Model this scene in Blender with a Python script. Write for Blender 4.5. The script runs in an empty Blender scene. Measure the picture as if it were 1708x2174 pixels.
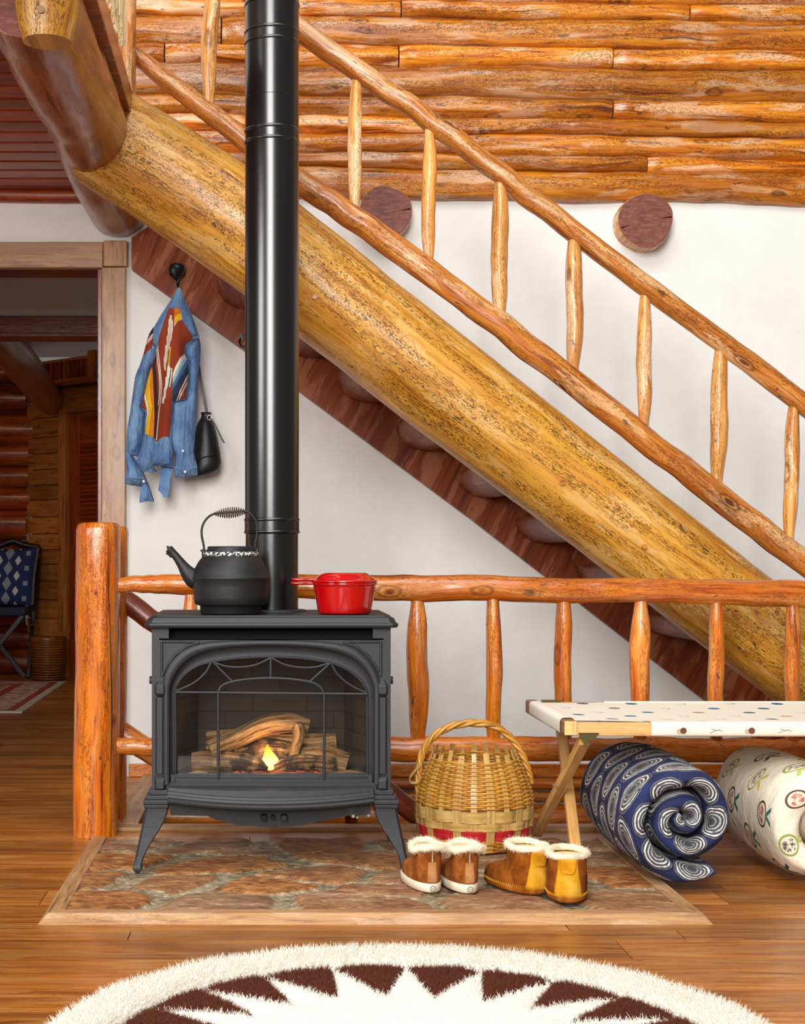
import bpy, bmesh, math, random
import numpy as np
from mathutils import Vector, Matrix, noise
from mathutils.geometry import delaunay_2d_cdt

C = bpy.context.scene.collection
SC = bpy.context.scene
PI = math.pi

# ------------------------------------------------------------------ camera, light, exposure
# camera stands at the origin, 0.89 m above the floor, looking along +Y (level, shifted lens)
F, CX, CY, EYE = 3200.0, 565.0, 1185.0, 0.89
cam_d = bpy.data.cameras.new('camera'); cam = bpy.data.objects.new('camera', cam_d); C.objects.link(cam)
cam.location = (0, 0, EYE); cam.rotation_euler = (PI/2, 0, 0)
cam_d.sensor_fit = 'HORIZONTAL'; cam_d.sensor_width = 36.0; cam_d.lens = F/1708*36.0
cam_d.shift_x = (854-CX)/1708; cam_d.shift_y = (CY-1087)/1708
cam_d.clip_start = 0.05
SC.camera = cam

world = bpy.data.worlds.new('room_light'); SC.world = world; world.use_nodes = True
bg = world.node_tree.nodes['Background']; bg.inputs[0].default_value = (1.0, 0.93, 0.86, 1); bg.inputs[1].default_value = 0.18

def area(name, loc, target, sx, sy, power, col=(1, 1, 1)):
    l = bpy.data.lights.new(name, 'AREA'); l.shape = 'RECTANGLE'; l.size = sx; l.size_y = sy; l.energy = power; l.color = col
    o = bpy.data.objects.new(name, l); C.objects.link(o); o.location = loc
    o.rotation_euler = (Vector(target)-Vector(loc)).to_track_quat('-Z', 'Y').to_euler()
    return o
area('window_daylight', (-0.9, -2.4, 3.2), (0.35, 5.2, 1.3), 2.7, 4.0, 600, (1.0, 0.985, 0.96))
area('top_fill', (0.2, 2.6, 5.2), (0.4, 3.9, 0.0), 3.2, 2.2, 150, (1.0, 0.98, 0.95))  # added overhead fill that brightens upward-facing surfaces
area('side_window_daylight', (-3.6, 1.2, 2.6), (0.9, 5.6, 0.9), 1.6, 2.0, 130, (1.0, 0.98, 0.95))
area('back_room_lamp', (-2.3, 8.9, 2.25), (-1.7, 10.8, 0.6), 0.5, 0.5, 7, (1.0, 0.72, 0.45))
SC.view_settings.view_transform = 'Standard'; SC.view_settings.look = 'None'
SC.view_settings.exposure = 0.0; SC.view_settings.gamma = 1.0
try: SC.view_settings.use_curve_mapping = False
except Exception: pass

# ------------------------------------------------------------------ helpers
def P(px, py, d):
    """world point seen at photo pixel (px,py) standing d metres from the camera"""
    return Vector(((px-CX)/F*d, d, EYE-(py-CY)/F*d))
def PX(px, d): return (px-CX)/F*d
def PZ(py, d): return EYE-(py-CY)/F*d
def lin(c):
    return tuple((x/12.92 if x <= .04045 else ((x+.055)/1.055)**2.4) for x in c)
def hexc(h):
    h = h.lstrip('#'); return lin(tuple(int(h[i:i+2], 16)/255 for i in (0, 2, 4)))+(1,)
def nz(v, s=1.0, off=0.0): return noise.noise(Vector(v)*s+Vector((off, off*1.7, off*.3)))
def smooth(a, b, x):
    t = min(1, max(0, (x-a)/(b-a))); return t*t*(3-2*t)

def thing(name, label, cat, loc=(0, 0, 0), rz=0, group=None):
    o = bpy.data.objects.new(name, None); C.objects.link(o); o.empty_display_size = .1
    o.location = loc; o.rotation_euler = (0, 0, rz); o['label'] = label; o['category'] = cat
    if group: o['group'] = group
    return o
def tag(o, label, cat, group=None):
    o['label'] = label; o['category'] = cat
    if group: o['group'] = group
    return o
def struct(o): o['kind'] = 'structure'; return o

class MB:
    def __init__(s): s.v = []; s.f = []; s.uv = []; s.mi = []; s.sm = []; s.tint = []
    def add(s, verts, faces, uvs=None, mi=0, sm=True, tint=.5):
        b = len(s.v); s.v += [tuple(v) for v in verts]
        for k, fc in enumerate(faces):
            s.f.append(tuple(b+i for i in fc))
            s.uv.append(uvs[k] if uvs else [(0, 0)]*len(fc))
            s.mi.append(mi if isinstance(mi, int) else mi[k]); s.sm.append(sm); s.tint.append(tint)
    def build(s, name, mats, parent=None, bevel=0, seg=2, angle=35, local=True):
        me = bpy.data.meshes.new(name); me.from_pydata(s.v, [], s.f)
        if not isinstance(mats, (list, tuple)): mats = [mats]
        for m in mats: me.materials.append(m)
        uvl = me.uv_layers.new(name='UVMap')
        flat = [c for face in s.uv for uv in face for c in uv]
        uvl.data.foreach_set('uv', flat)
        me.polygons.foreach_set('material_index', s.mi); me.polygons.foreach_set('use_smooth', s.sm)
        a = me.attributes.new('tint', 'FLOAT', 'FACE'); a.data.foreach_set('value', s.tint)
        me.validate(); me.update()
        o = bpy.data.objects.new(name, me); C.objects.link(o)
        if parent: o.parent = parent
        if bevel:
            m = o.modifiers.new('bevel', 'BEVEL'); m.width = bevel; m.segments = seg; m.limit_method = 'ANGLE'; m.angle_limit = math.radians(angle)
            m.harden_normals = False
        return o
    # ---- shapes
    def box(s, c, size, mi=0, uvo=None, tint=.5, rot=None, sm=False):
        hx, hy, hz = [q/2 for q in size]; c = Vector(c)
        vs = [Vector((x, y, z)) for x in (-hx, hx) for y in (-hy, hy) for z in (-hz, hz)]
        fs = [(0, 1, 3, 2), (4, 6, 7, 5), (0, 4, 5, 1), (2, 3, 7, 6), (0, 2, 6, 4), (1, 5, 7, 3)]
        ax = max(range(3), key=lambda i: size[i]); oth = [i for i in range(3) if i != ax]
        if uvo is None: uvo = (random.random()*9, random.random()*9)
        uvs = []
        for fc in fs:
            us = []
            nrm = (vs[fc[1]]-vs[fc[0]]).cross(vs[fc[2]]-vs[fc[0]]); na = max(range(3), key=lambda i: abs(nrm[i]))
            for i in fc:
                if na == ax: us.append((vs[i][oth[0]]*.3+uvo[0], vs[i][oth[1]]+uvo[1]))
                else:
                    other = [q for q in oth if q != na][0]
                    us.append((vs[i][ax]+uvo[0], vs[i][other]+uvo[1]+na*.37))
            uvs.append(us)
        if rot is not None: vs = [rot @ v for v in vs]
        s.add([v+c for v in vs], fs, uvs, mi, sm, tint)
    def bar(s, p0, p1, w, h, mi=0, up=(0, 0, 1), tint=.5):
        """rectangular bar from p0 to p1"""
        p0 = Vector(p0); p1 = Vector(p1); d = (p1-p0); L = d.length; d.normalize()
        sd = d.cross(Vector(up)).normalized(); u = sd.cross(d).normalized()
        R = Matrix((d, sd, u)).transposed()
        s.box((p0+p1)/2, (L, w, h), mi, None, tint, R)
    def tube(s, pts, radii, seg=16, caps=True, mi=0, amp=0, fr=1.0, fl=.25, uvo=None, up=None, closed=False, tint=.5, sq=1.0, seed=0.0, flat=0):
        pts = [Vector(p) for p in pts]; n = len(pts)
        if not hasattr(radii, '__len__'): radii = [radii]*n
        if uvo is None: uvo = (random.random()*20, random.random()*20)
        tang = []
        for i in range(n):
            if closed: t = pts[(i+1) % n]-pts[i-1]
            else: t = pts[min(i+1, n-1)]-pts[max(i-1, 0)]
            tang.append(t.normalized())
        ref = Vector(up) if up else (Vector((0, 1, 0)) if abs(tang[0].y) < .8 else Vector((0, 0, 1)))
        nv = (ref-tang[0]*ref.dot(tang[0])).normalized()
        verts = []; L = 0; Ls = []
        for i in range(n):
            if i: L += (pts[i]-pts[i-1]).length
            Ls.append(L)
            nv = (nv-tang[i]*nv.dot(tang[i]))
            nv.normalize(); bn = tang[i].cross(nv)
            for j in range(seg):
                a = 2*PI*j/seg; r = radii[i]
                if amp: r *= 1+amp*noise.noise(Vector((math.cos(a)*fr+seed, math.sin(a)*fr+seed*.7, L*fl*10+seed*1.3)))
                if flat: r *= 1-flat*max(0, noise.noise(Vector((math.cos(a)*2.2+seed*3, math.sin(a)*2.2, L*6+seed))))
                verts.append(pts[i]+nv*math.cos(a)*r+bn*math.sin(a)*r*sq)
        fs = []; uvs = []; rm = sum(radii)/n
        m = n if closed else n-1
        for i in range(m):
            i2 = (i+1) % n; l0 = Ls[i]; l1 = Ls[i+1] if i+1 < n else L+(pts[0]-pts[-1]).length
            for j in range(seg):
                j2 = (j+1) % seg
                fs.append((i*seg+j, i2*seg+j, i2*seg+j2, i*seg+j2))
                v0 = j/seg*2*PI*rm; v1 = (j+1)/seg*2*PI*rm
                uvs.append([(l0+uvo[0], v0+uvo[1]), (l1+uvo[0], v0+uvo[1]), (l1+uvo[0], v1+uvo[1]), (l0+uvo[0], v1+uvo[1])])
        s.add(verts, fs, uvs, mi, True, tint)
        if caps and not closed:
            for i, sgn in ((0, 1), (n-1, -1)):
                ring = verts[i*seg:(i+1)*seg]; c = sum(ring, Vector())/seg
                fcs = [((j+1) % seg, j, seg) if sgn == 1 else (j, (j+1) % seg, seg) for j in range(seg)]
                uv = [[(uvo[0]+.1*(v.x), uvo[1]+v.z) for v in ((ring+[c])[q] for q in fc)] for fc in fcs]
                s.add(ring+[c], fcs, uv, mi, False, tint)
    def lathe(s, prof, seg=32, center=(0, 0, 0), mi=0, sq=1.0, tint=.5, sharp=False):
        c = Vector(center); vs = []; n = len(prof)
        for r, z in prof:
            for j in range(seg):
                a = 2*PI*j/seg; vs.append(c+Vector((math.cos(a)*r, math.sin(a)*r*sq, z)))
        fs = []; uvs = []
        for i in range(n-1):
            for j in range(seg):
                j2 = (j+1) % seg
                f = (i*seg+j, i*seg+j2, (i+1)*seg+j2, (i+1)*seg+j)
                fs.append(f); uvs.append([(j/seg, prof[i][1]), ((j+1)/seg, prof[i][1]), ((j+1)/seg, prof[i+1][1]), (j/seg, prof[i+1][1])])
        s.add(vs, fs, uvs, mi, not sharp, tint)
    def loft(s, rings, closed=True, caps=True, mi=0, sm=True, uvo=(0, 0), tint=.5):
        n = len(rings); m = len(rings[0]); vs = [v for r in rings for v in r]
        fs = []; uvs = []; q = m if closed else m-1
        per = [0]
        for j in range(m): per.append(per[-1]+(Vector(rings[0][(j+1) % m])-Vector(rings[0][j])).length)
        L = 0
        for i in range(n-1):
            dl = (Vector(rings[i+1][0])-Vector(rings[i][0])).length
            for j in range(q):
                j2 = (j+1) % m
                fs.append((i*m+j, i*m+j2, (i+1)*m+j2, (i+1)*m+j))
                uvs.append([(L+uvo[0], per[j]+uvo[1]), (L+uvo[0], per[j+1]+uvo[1]), (L+dl+uvo[0], per[j+1]+uvo[1]), (L+dl+uvo[0], per[j]+uvo[1])])
            L += dl
        s.add(vs, fs, uvs, mi, sm, tint)
        if caps:
            s.add(rings[0], [tuple(range(m))[::-1]], None, mi, False, tint); s.add(rings[-1], [tuple(range(m))], None, mi, False, tint)
    def plate(s, outer, holes, y0, y1, mi=0, tint=.5, uvk=1.0):
        """flat plate in the xz plane between y0 (front) and y1 (back), with holes"""
        vs = [Vector((p[0], p[1])) for p in outer]; faces = [list(range(len(outer)))]
        for h in holes:
            b = len(vs); vs += [Vector((p[0], p[1])) for p in h]; faces.append(list(range(b, b+len(h))))
        out = delaunay_2d_cdt(vs, [], faces, 2, 1e-6)
        ov, of = out[0], out[2]
        for y, rev in ((y0, False), (y1, True)):
            fs = []
            for f in of:
                a, b, c = [ov[i] for i in f[:3]]
                ccw = (b-a).cross(c-a) > 0
                fs.append(tuple(f) if (ccw != rev) else tuple(reversed(f)))
            s.add([(p.x, y, p.y) for p in ov], fs, [[(ov[i].x*uvk, ov[i].y*uvk) for i in f] for f in fs], mi, False, tint)
        for lp in [outer]+list(holes):
            n = len(lp); ar = sum(lp[i][0]*lp[(i+1) % n][1]-lp[(i+1) % n][0]*lp[i][1] for i in range(n))
            ring = [(p[0], y0, p[1]) for p in lp]+[(p[0], y1, p[1]) for p in lp]
            fs = []
            for i in range(n):
                j = (i+1) % n; f = (i, n+i, n+j, j)
                if (ar > 0) != (lp is outer): f = f[::-1]
                fs.append(f)
            s.add(ring, fs, None, mi, False, tint)

def path(pts, n):
    """Catmull-Rom through pts, n samples"""
    pts = [Vector(p) for p in pts]; q = [pts[0]*2-pts[1]]+pts+[pts[-1]*2-pts[-2]]; out = []
    m = len(pts)-1
    for k in range(n):
        t = k/(n-1)*m; i = min(int(t), m-1); u = t-i
        a, b, c, d = q[i], q[i+1], q[i+2], q[i+3]
        out.append(.5*((2*b)+(c-a)*u+(2*a-5*b+4*c-d)*u*u+(3*b-3*c+d-a)*u**3))
    return out
def lerp_list(vals, n):
    m = len(vals)-1; out = []
    for k in range(n):
        t = k/(n-1)*m; i = min(int(t), m-1); u = t-i; out.append(vals[i]*(1-u)+vals[i+1]*u)
    return out
def pip(x, y, poly):
    r = False; n = len(poly); j = n-1
    for i in range(n):
        xi, yi = poly[i]; xj, yj = poly[j]
        if (yi > y) != (yj > y) and x < (xj-xi)*(y-yi)/(yj-yi)+xi: r = not r
        j = i
    return r
def dist_poly(x, y, poly):
    best = 1e9; n = len(poly)
    for i in range(n):
        ax, ay = poly[i]; bx, by = poly[(i+1) % n]; dx, dy = bx-ax, by-ay; L = dx*dx+dy*dy
        t = max(0, min(1, ((x-ax)*dx+(y-ay)*dy)/L if L else 0))
        best = min(best, (ax+t*dx-x)**2+(ay+t*dy-y)**2)
    return math.sqrt(best)
def hair(o, count, length, rad=.0006, mat=1, seed=1, rnd=.6, child=0, brown=.01, vg=None):
    md = o.modifiers.new('fur', 'PARTICLE_SYSTEM'); ps = o.particle_systems[-1]; ps.seed = seed; st = ps.settings
    st.type = 'HAIR'; st.count = count; st.use_advanced_hair = True; st.hair_length = length; st.hair_step = 3; st.render_step = 3
    st.length_random = .5; st.radius_scale = rad; st.root_radius = 1.0; st.tip_radius = .25; st.factor_random = rnd*length*.25
    st.brownian_factor = brown; st.material = mat; st.emit_from = 'FACE'; st.use_modifier_stack = True
    st.effector_weights.gravity = 0
    if child:
        st.child_type = 'SIMPLE'; st.rendered_child_count = child; st.child_percent = 1; st.child_radius = .008; st.roughness_2 = .004
    return ps

# ------------------------------------------------------------------ materials
class NT:
    def __init__(s, name):
        s.m = bpy.data.materials.new(name); s.m.use_nodes = True; s.t = s.m.node_tree; s.n = s.t.nodes; s.l = s.t.links
        s.b = s.n['Principled BSDF']; s.out = s.n['Material Output']
    def new(s, typ, **kw):
        nd = s.n.new(typ)
        for k, v in kw.items():
            if k.startswith('_'): setattr(nd, k[1:], v)
        return nd
    def put(s, sock, val):
        if hasattr(val, 'is_output') or isinstance(val, bpy.types.NodeSocket): s.l.new(val, sock)
        else: sock.default_value = val
    def math(s, op, a, b=0.0, c=None, clamp=False):
        nd = s.new('ShaderNodeMath', _operation=op, _use_clamp=clamp); s.put(nd.inputs[0], a); s.put(nd.inputs[1], b)
        if c is not None: s.put(nd.inputs[2], c)
        return nd.outputs[0]
    def mix(s, fac, a, b, mode='MIX'):
        nd = s.new('ShaderNodeMix', _data_type='RGBA', _blend_type=mode); s.put(nd.inputs[0], fac); s.put(nd.inputs[6], a); s.put(nd.inputs[7], b)
        return nd.outputs[2]
    def map(s, vec, scale=(1, 1, 1), loc=(0, 0, 0)):
        nd = s.new('ShaderNodeMapping'); s.l.new(vec, nd.inputs[0]); nd.inputs['Scale'].default_value = scale; nd.inputs['Location'].default_value = loc
        return nd.outputs[0]
    def noise(s, vec, scale=1, detail=4, rough=.55, dist=0):
        nd = s.new('ShaderNodeTexNoise'); s.l.new(vec, nd.inputs['Vector']); nd.inputs['Scale'].default_value = scale
        nd.inputs['Detail'].default_value = detail; nd.inputs['Roughness'].default_value = rough; nd.inputs['Distortion'].default_value = dist
        return nd.outputs[0]
    def vor(s, vec, scale=1, feature='F1', out='Distance', rnd=1.0):
        nd = s.new('ShaderNodeTexVoronoi', _feature=feature); s.l.new(vec, nd.inputs['Vector']); nd.inputs['Scale'].default_value = scale
        nd.inputs['Randomness'].default_value = rnd
        return nd.outputs[out]
    def ramp(s, fac, stops, interp='LINEAR'):
        nd = s.new('ShaderNodeValToRGB'); s.put(nd.inputs[0], fac); e = nd.color_ramp; e.interpolation = interp
        while len(e.elements) < len(stops): e.elements.new(.5)
        for el, (p, c) in zip(e.elements, stops): el.position = p; el.color = c if len(c) == 4 else tuple(c)+(1,)
        return nd.outputs[0]
    def step(s, a, lo, hi):
        nd = s.new('ShaderNodeMapRange'); s.put(nd.inputs[0], a); nd.inputs[1].default_value = lo; nd.inputs[2].default_value = hi
        return nd.outputs[0]
    def bump(s, h, strength=.3, dist=.01):
        nd = s.new('ShaderNodeBump'); nd.inputs['Strength'].default_value = strength; nd.inputs['Distance'].default_value = dist
        s.l.new(h, nd.inputs['Height']); s.l.new(nd.outputs[0], s.b.inputs['Normal'])
    def uv(s): return s.new('ShaderNodeUVMap').outputs[0]
    def obj(s): return s.new('ShaderNodeTexCoord').outputs['Object']
    def attr(s, n): return s.new('ShaderNodeAttribute', _attribute_name=n).outputs['Fac']
    def set(s, **kw):
        for k, v in kw.items():
            s.put(s.b.inputs[k.replace('_', ' ')], v)
        return s.m

def wood(name, dark, mid, light, pale, rough=.38, coat=.25, gx=1.3, gy=16, bump=.25, speck=0, palef=.35, knots=.5, streak=.5, tintk=.6):
    t = NT(name); uv = t.uv()
    w = t.noise(t.map(uv, (2.2, 6, 1)), 1, 3)                         # slow warp so the grain wanders
    vv = t.new('ShaderNodeVectorMath', _operation='ADD'); cb = t.new('ShaderNodeCombineXYZ')
    t.l.new(t.math('MULTIPLY', t.math('SUBTRACT', w, .5), .06), cb.inputs[1]); t.l.new(uv, vv.inputs[0]); t.l.new(cb.outputs[0], vv.inputs[1]); g = vv.outputs[0]
    n1 = t.noise(t.map(g, (gx*2, gy*3, 1)), 1, 6, .66)
    n2 = t.noise(t.map(g, (gx*6, gy*13, 1)), 1, 3, .6)
    n3 = t.noise(t.map(g, (3.0, 17, 1), (3, 7, 0)), 1, 4, .6)
    n5 = t.noise(t.map(uv, (1.7, 6, 1), (13, 3, 0)), 1, 4, .6)
    f = t.math('ADD', t.math('MULTIPLY', n1, .68), t.math('MULTIPLY', n2, .32))
    col = t.ramp(f, [(.36, dark), (.45, mid), (.57, light), (.68, mid)])
    col = t.mix(t.math('MULTIPLY', t.math('ADD', t.math('MULTIPLY', t.step(n3, .535, .56), .75), t.math('MULTIPLY', t.step(n3, .48, .62), .25)), palef), col, pale)
    col = t.mix(t.math('MULTIPLY', t.math('ADD', t.math('MULTIPLY', t.step(n5, .54, .57), .5), t.math('MULTIPLY', t.step(n5, .48, .66), .5)), .5), col, t.mix(.55, mid, dark))
    st = t.noise(t.map(g, (gx*1.6, gy*5.5, 1), (9, 2, 0)), 1, 5, .72)
    col = t.mix(t.math('MULTIPLY', t.step(st, .58, .66), streak), col, tuple(q*.55 for q in dark[:3])+(1,))
    fk = t.noise(t.map(uv, (11, 34, 1), (2, 9, 0)), 1, 5, .7, .5)
    col = t.mix(t.math('MULTIPLY', t.step(fk, .625, .655), min(1, knots)*.85), col, hexc('#3c2a20'))        # bark flecks
    kuv = t.map(g, (3.4, 8.5, 1)); kn = t.vor(kuv, 1); kn = t.math('ADD', kn, t.math('MULTIPLY', t.math('SUBTRACT', n2, .5), .07))
    kring = t.math('SUBTRACT', 1, t.step(t.math('ABSOLUTE', t.math('SUBTRACT', kn, .13)), .01, .035))
    kf = t.math('MULTIPLY', t.math('MAXIMUM', t.math('SUBTRACT', 1, t.step(kn, .05, .09)), t.math('MULTIPLY', kring, .7)), knots)
    col = t.mix(kf, col, tuple(q*.6 for q in dark[:3])+(1,))
    hgt = f
    if speck:
        s1 = t.noise(t.map(uv, (55, 165, 1)), 1, 4, .65, 1.6); s2 = t.noise(t.map(uv, (2.2, 22, 1), (5, 5, 0)), 1, 4, .62)
        band = t.step(s2, .42, .58); sp = t.math('MULTIPLY', t.step(s1, .535, .585), band)
        col = t.mix(t.math('MULTIPLY', sp, speck), col, hexc('#2a1608'))
        hgt = t.math('SUBTRACT', f, t.math('MULTIPLY', sp, .6*speck))
    tn = t.attr('tint')
    hs = t.new('ShaderNodeHueSaturation'); t.l.new(t.math('ADD', 1-tintk/2, t.math('MULTIPLY', tn, tintk)), hs.inputs['Value']); t.l.new(col, hs.inputs['Color']); col = hs.outputs[0]
    t.bump(hgt, bump*1.6, .006)
    return t.set(Base_Color=col, Roughness=t.math('ADD', rough-.12, t.math('MULTIPLY', n1, .3)), Coat_Weight=coat, Coat_Roughness=.18)

def plain(name, col, rough=.5, metal=0, bump=0, bs=80, coat=0, var=.0, spec=.5):
    t = NT(name); c = hexc(col) if isinstance(col, str) else col
    base = c
    if bump or var:
        n = t.noise(t.obj(), bs, 3, .6)
        if bump: t.bump(n, bump, .002)
        if var:
            n2 = t.noise(t.obj(), bs*.12, 4, .6)
            base = t.mix(t.math('MULTIPLY', n2, var), c, tuple(x*.35 for x in c[:3])+(1,))
    t.b.inputs['Specular IOR Level'].default_value = spec
    return t.set(Base_Color=base, Roughness=rough, Metallic=metal, Coat_Weight=coat)

M = {}
M['stringer'] = wood('peeled_log_yellow', hexc('#8a4a0a'), hexc('#c4821f'), hexc('#dba03a'), hexc('#e8bd78'), .40, .25, .9, 10, .5, .9, .5, .45, .4)
M['rail'] = wood('stair_rail_wood', hexc('#6a2e06'), hexc('#b8641a'), hexc('#d28a34'), hexc('#e6b47c'), .32, .5, 1.3, 14, .5, .6, .75, .95, .8)
M['baluster'] = wood('baluster_wood', hexc('#8a460e'), hexc('#cc8438'), hexc('#e2a658'), hexc('#f2cfa0'), .32, .45, 1.3, 16, .4, .5, .7, .9, .6)
M['railing'] = wood('varnished_railing_wood', hexc('#762604'), hexc('#bb590a'), hexc('#da7f18'), hexc('#e0a050'), .24, .6, 1.4, 16, .45, .45, .4, .9, .6)
M['post'] = wood('varnished_post_wood', hexc('#742604'), hexc('#c25a08'), hexc('#dd7e12'), hexc('#de9840'), .24, .6, 1.0, 12, .5, .5, .35, 1.0, .65)
M['darkred'] = wood('dark_red_wood', hexc('#380c03'), hexc('#702408'), hexc('#8c3610'), hexc('#9a5028'), .28, .5, 1.2, 14, .35, .3, .3, .7, .5)
M['beam'] = wood('loft_beam_wood', hexc('#4a1804'), hexc('#964a0c'), hexc('#ae5f1a'), hexc('#ac6c46'), .28, .5, 1.0, 7, .5, .45, .6, .5, .6)
M['siding'] = wood('log_siding_wood', hexc('#742e04'), hexc('#c86c0c'), hexc('#e69422'), hexc('#e8b88c'), .34, .4, .8, 8, .7, .45, .72, .9, .85, .8)
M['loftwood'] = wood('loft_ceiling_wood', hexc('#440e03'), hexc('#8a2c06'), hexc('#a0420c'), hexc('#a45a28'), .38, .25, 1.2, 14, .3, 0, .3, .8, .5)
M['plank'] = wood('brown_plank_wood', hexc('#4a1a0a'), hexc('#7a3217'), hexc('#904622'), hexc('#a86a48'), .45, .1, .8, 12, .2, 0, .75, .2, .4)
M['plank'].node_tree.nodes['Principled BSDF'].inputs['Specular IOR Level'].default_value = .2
M['casing'] = wood('door_casing_wood', hexc('#6a422c'), hexc('#a8784e'), hexc('#c29466'), hexc('#b08c78'), .42, .2, 1.4, 12, .15, .2, .6, .5, .35)
M['floor'] = wood('floor_plank_wood', hexc('#5c2806'), hexc('#96541a'), hexc('#b6742c'), hexc('#bc8a50'), .34, .2, 1.0, 16, .2, .3, .4, .5, .6, .5)
M['trimwood'] = wood('hearth_frame_wood', hexc('#6e4626'), hexc('#a07448'), hexc('#b48a5c'), hexc('#c2a282'), .5, .05, 1.4, 16, .25, .2, .5, .3, .4)
M['cotwood'] = wood('cot_wood', hexc('#a0682e'), hexc('#d29c58'), hexc('#e0b06e'), hexc('#e8c28c'), .45, .1, 1.4, 20, .1, 0, .3, .2, .2)
M['cotend'] = wood('cot_weathered_wood', hexc('#4e3224'), hexc('#7e5842'), hexc('#946c52'), hexc('#a88870'), .5, .05, 1.4, 20, .15, 0, .3, .2, .3)
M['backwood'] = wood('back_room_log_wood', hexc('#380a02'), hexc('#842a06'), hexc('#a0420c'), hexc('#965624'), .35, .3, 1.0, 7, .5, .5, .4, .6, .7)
M['pineboard'] = wood('pine_board_wood', hexc('#5a2a0c'), hexc('#a05c22'), hexc('#b47030'), hexc('#b88448'), .42, .1, 1.2, 12, .2, 0, .3, .7, .3)
M['grain_end'] = None
def endgrain():
    t = NT('log_end_grain'); o = t.obj()
    n = t.noise(t.map(o, (4, 4, 14)), 6, 5, .65, .6)
    rg = t.new('ShaderNodeTexWave', _wave_type='RINGS', _rings_direction='Y'); t.l.new(o, rg.inputs[0]); rg.inputs['Scale'].default_value = 14; rg.inputs['Distortion'].default_value = 3
    c = t.ramp(n, [(.3, hexc('#5c2a1c')), (.55, hexc('#84473a')), (.75, hexc('#9c6450'))])
    c = t.mix(t.math('MULTIPLY', rg.outputs[1], .2), c, hexc('#5a281a'))
    t.bump(n, .3, .004)
    return t.set(Base_Color=c, Roughness=.55)
M['endgrain'] = endgrain()
def plaster():
    t = NT('white_plaster'); o = t.obj(); n = t.noise(o, 9, 5, .6); n2 = t.noise(o, 60, 3, .6)
    c = t.mix(t.step(n, .3, .75), hexc('#e9e8e4'), hexc('#f1f0ed'))
    t.bump(t.math('ADD', n, t.math('MULTIPLY', n2, .2)), .10, .01)
    return t.set(Base_Color=c, Roughness=.75)
M['plaster'] = plaster()
M['iron'] = plain('cast_iron_black', '#2a2b2f', .48, .2, .35, 420)
M['iron_dark'] = plain('black_steel', '#17171a', .5, .2, .1, 300)
M['dead_black'] = plain('flat_black', '#060606', .8)  # flat black; also stands in for shade between logs and in cracks
M['enamel_pipe'] = plain('black_pipe_enamel', '#0d0d0e', .24, 0, .03, 400, spec=.85)
M['kettle'] = plain('kettle_cast_iron', '#1d1d1f', .5, .15, .4, 300, var=.3)
M['steel'] = plain('bright_steel', '#c8c8c8', .25, 1.0)
M['wire'] = plain('grey_wire', '#5a5048', .35, .9)
M['red'] = plain('red_enamel', '#b00408', .12, 0, 0, 1, .6)
M['forged'] = plain('forged_iron_black', '#2a2e30', .28, .6, .3, 90)
M['leather'] = plain('black_leather', '#17171a', .45, 0, .3, 120, var=.3)
M['strap'] = plain('grey_strap', '#5a5048', .5)
def suede(name, d, m, l):
    t = NT(name); n = t.noise(t.obj(), 30, 5, .65, .3); n2 = t.noise(t.obj(), 260, 3, .6); n3 = t.noise(t.map(t.obj(), (1, 1, .5)), 14, 3, .5)
    c = t.ramp(t.math('ADD', t.math('MULTIPLY', n, .5), t.math('MULTIPLY', n3, .5)), [(.40, hexc(d)), (.5, hexc(m)), (.62, hexc(l))])
    t.bump(t.math('ADD', n2, t.math('MULTIPLY', n3, 3)), .35, .004)
    return t.set(Base_Color=c, Roughness=1.0, Specular_IOR_Level=.15)
M['suede'] = suede('brown_suede', '#6e3a12', '#985420', '#ae6c34'); M['suede_b'] = suede('tan_suede', '#6e380c', '#8e4c12', '#a06022')
M['suede_y'] = suede('mustard_suede', '#b87a12', '#d0921e', '#dca63c'); M['suede_l'] = suede('pale_brown_suede', '#9c6438', '#b07a4a', '#bc8a5c')
M['rubber'] = plain('cream_rubber', '#e6dcc4', .5)
M['ink'] = plain('grey_ink', '#6a6258', .6)
M['wool'] = plain('cream_wool', '#e8dcc2', .95)
M['wool_in'] = plain('yellow_wool', '#dcc08a', .95)
M['furw'] = plain('white_sheepskin', '#e8e2d6', .95)
M['furb'] = plain('brown_sheepskin', '#58260f', .95)
M['denim_seam'] = plain('denim_seam', '#6d8fb8', .85)
M['snap'] = plain('pearl_snap', '#e8e8ea', .2)
M['olive'] = plain('olive_metal', '#5a5430', .4, .4)
M['rope'] = plain('pale_fringe', '#e6cf9c', .8)
M['ash'] = plain('grout_grey', '#8e8672', .85)
M['chairblack'] = plain('black_chair_paint', '#15151a', .4)
M['navy'] = plain('navy_seat_cloth', '#232c48', .85)

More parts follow.
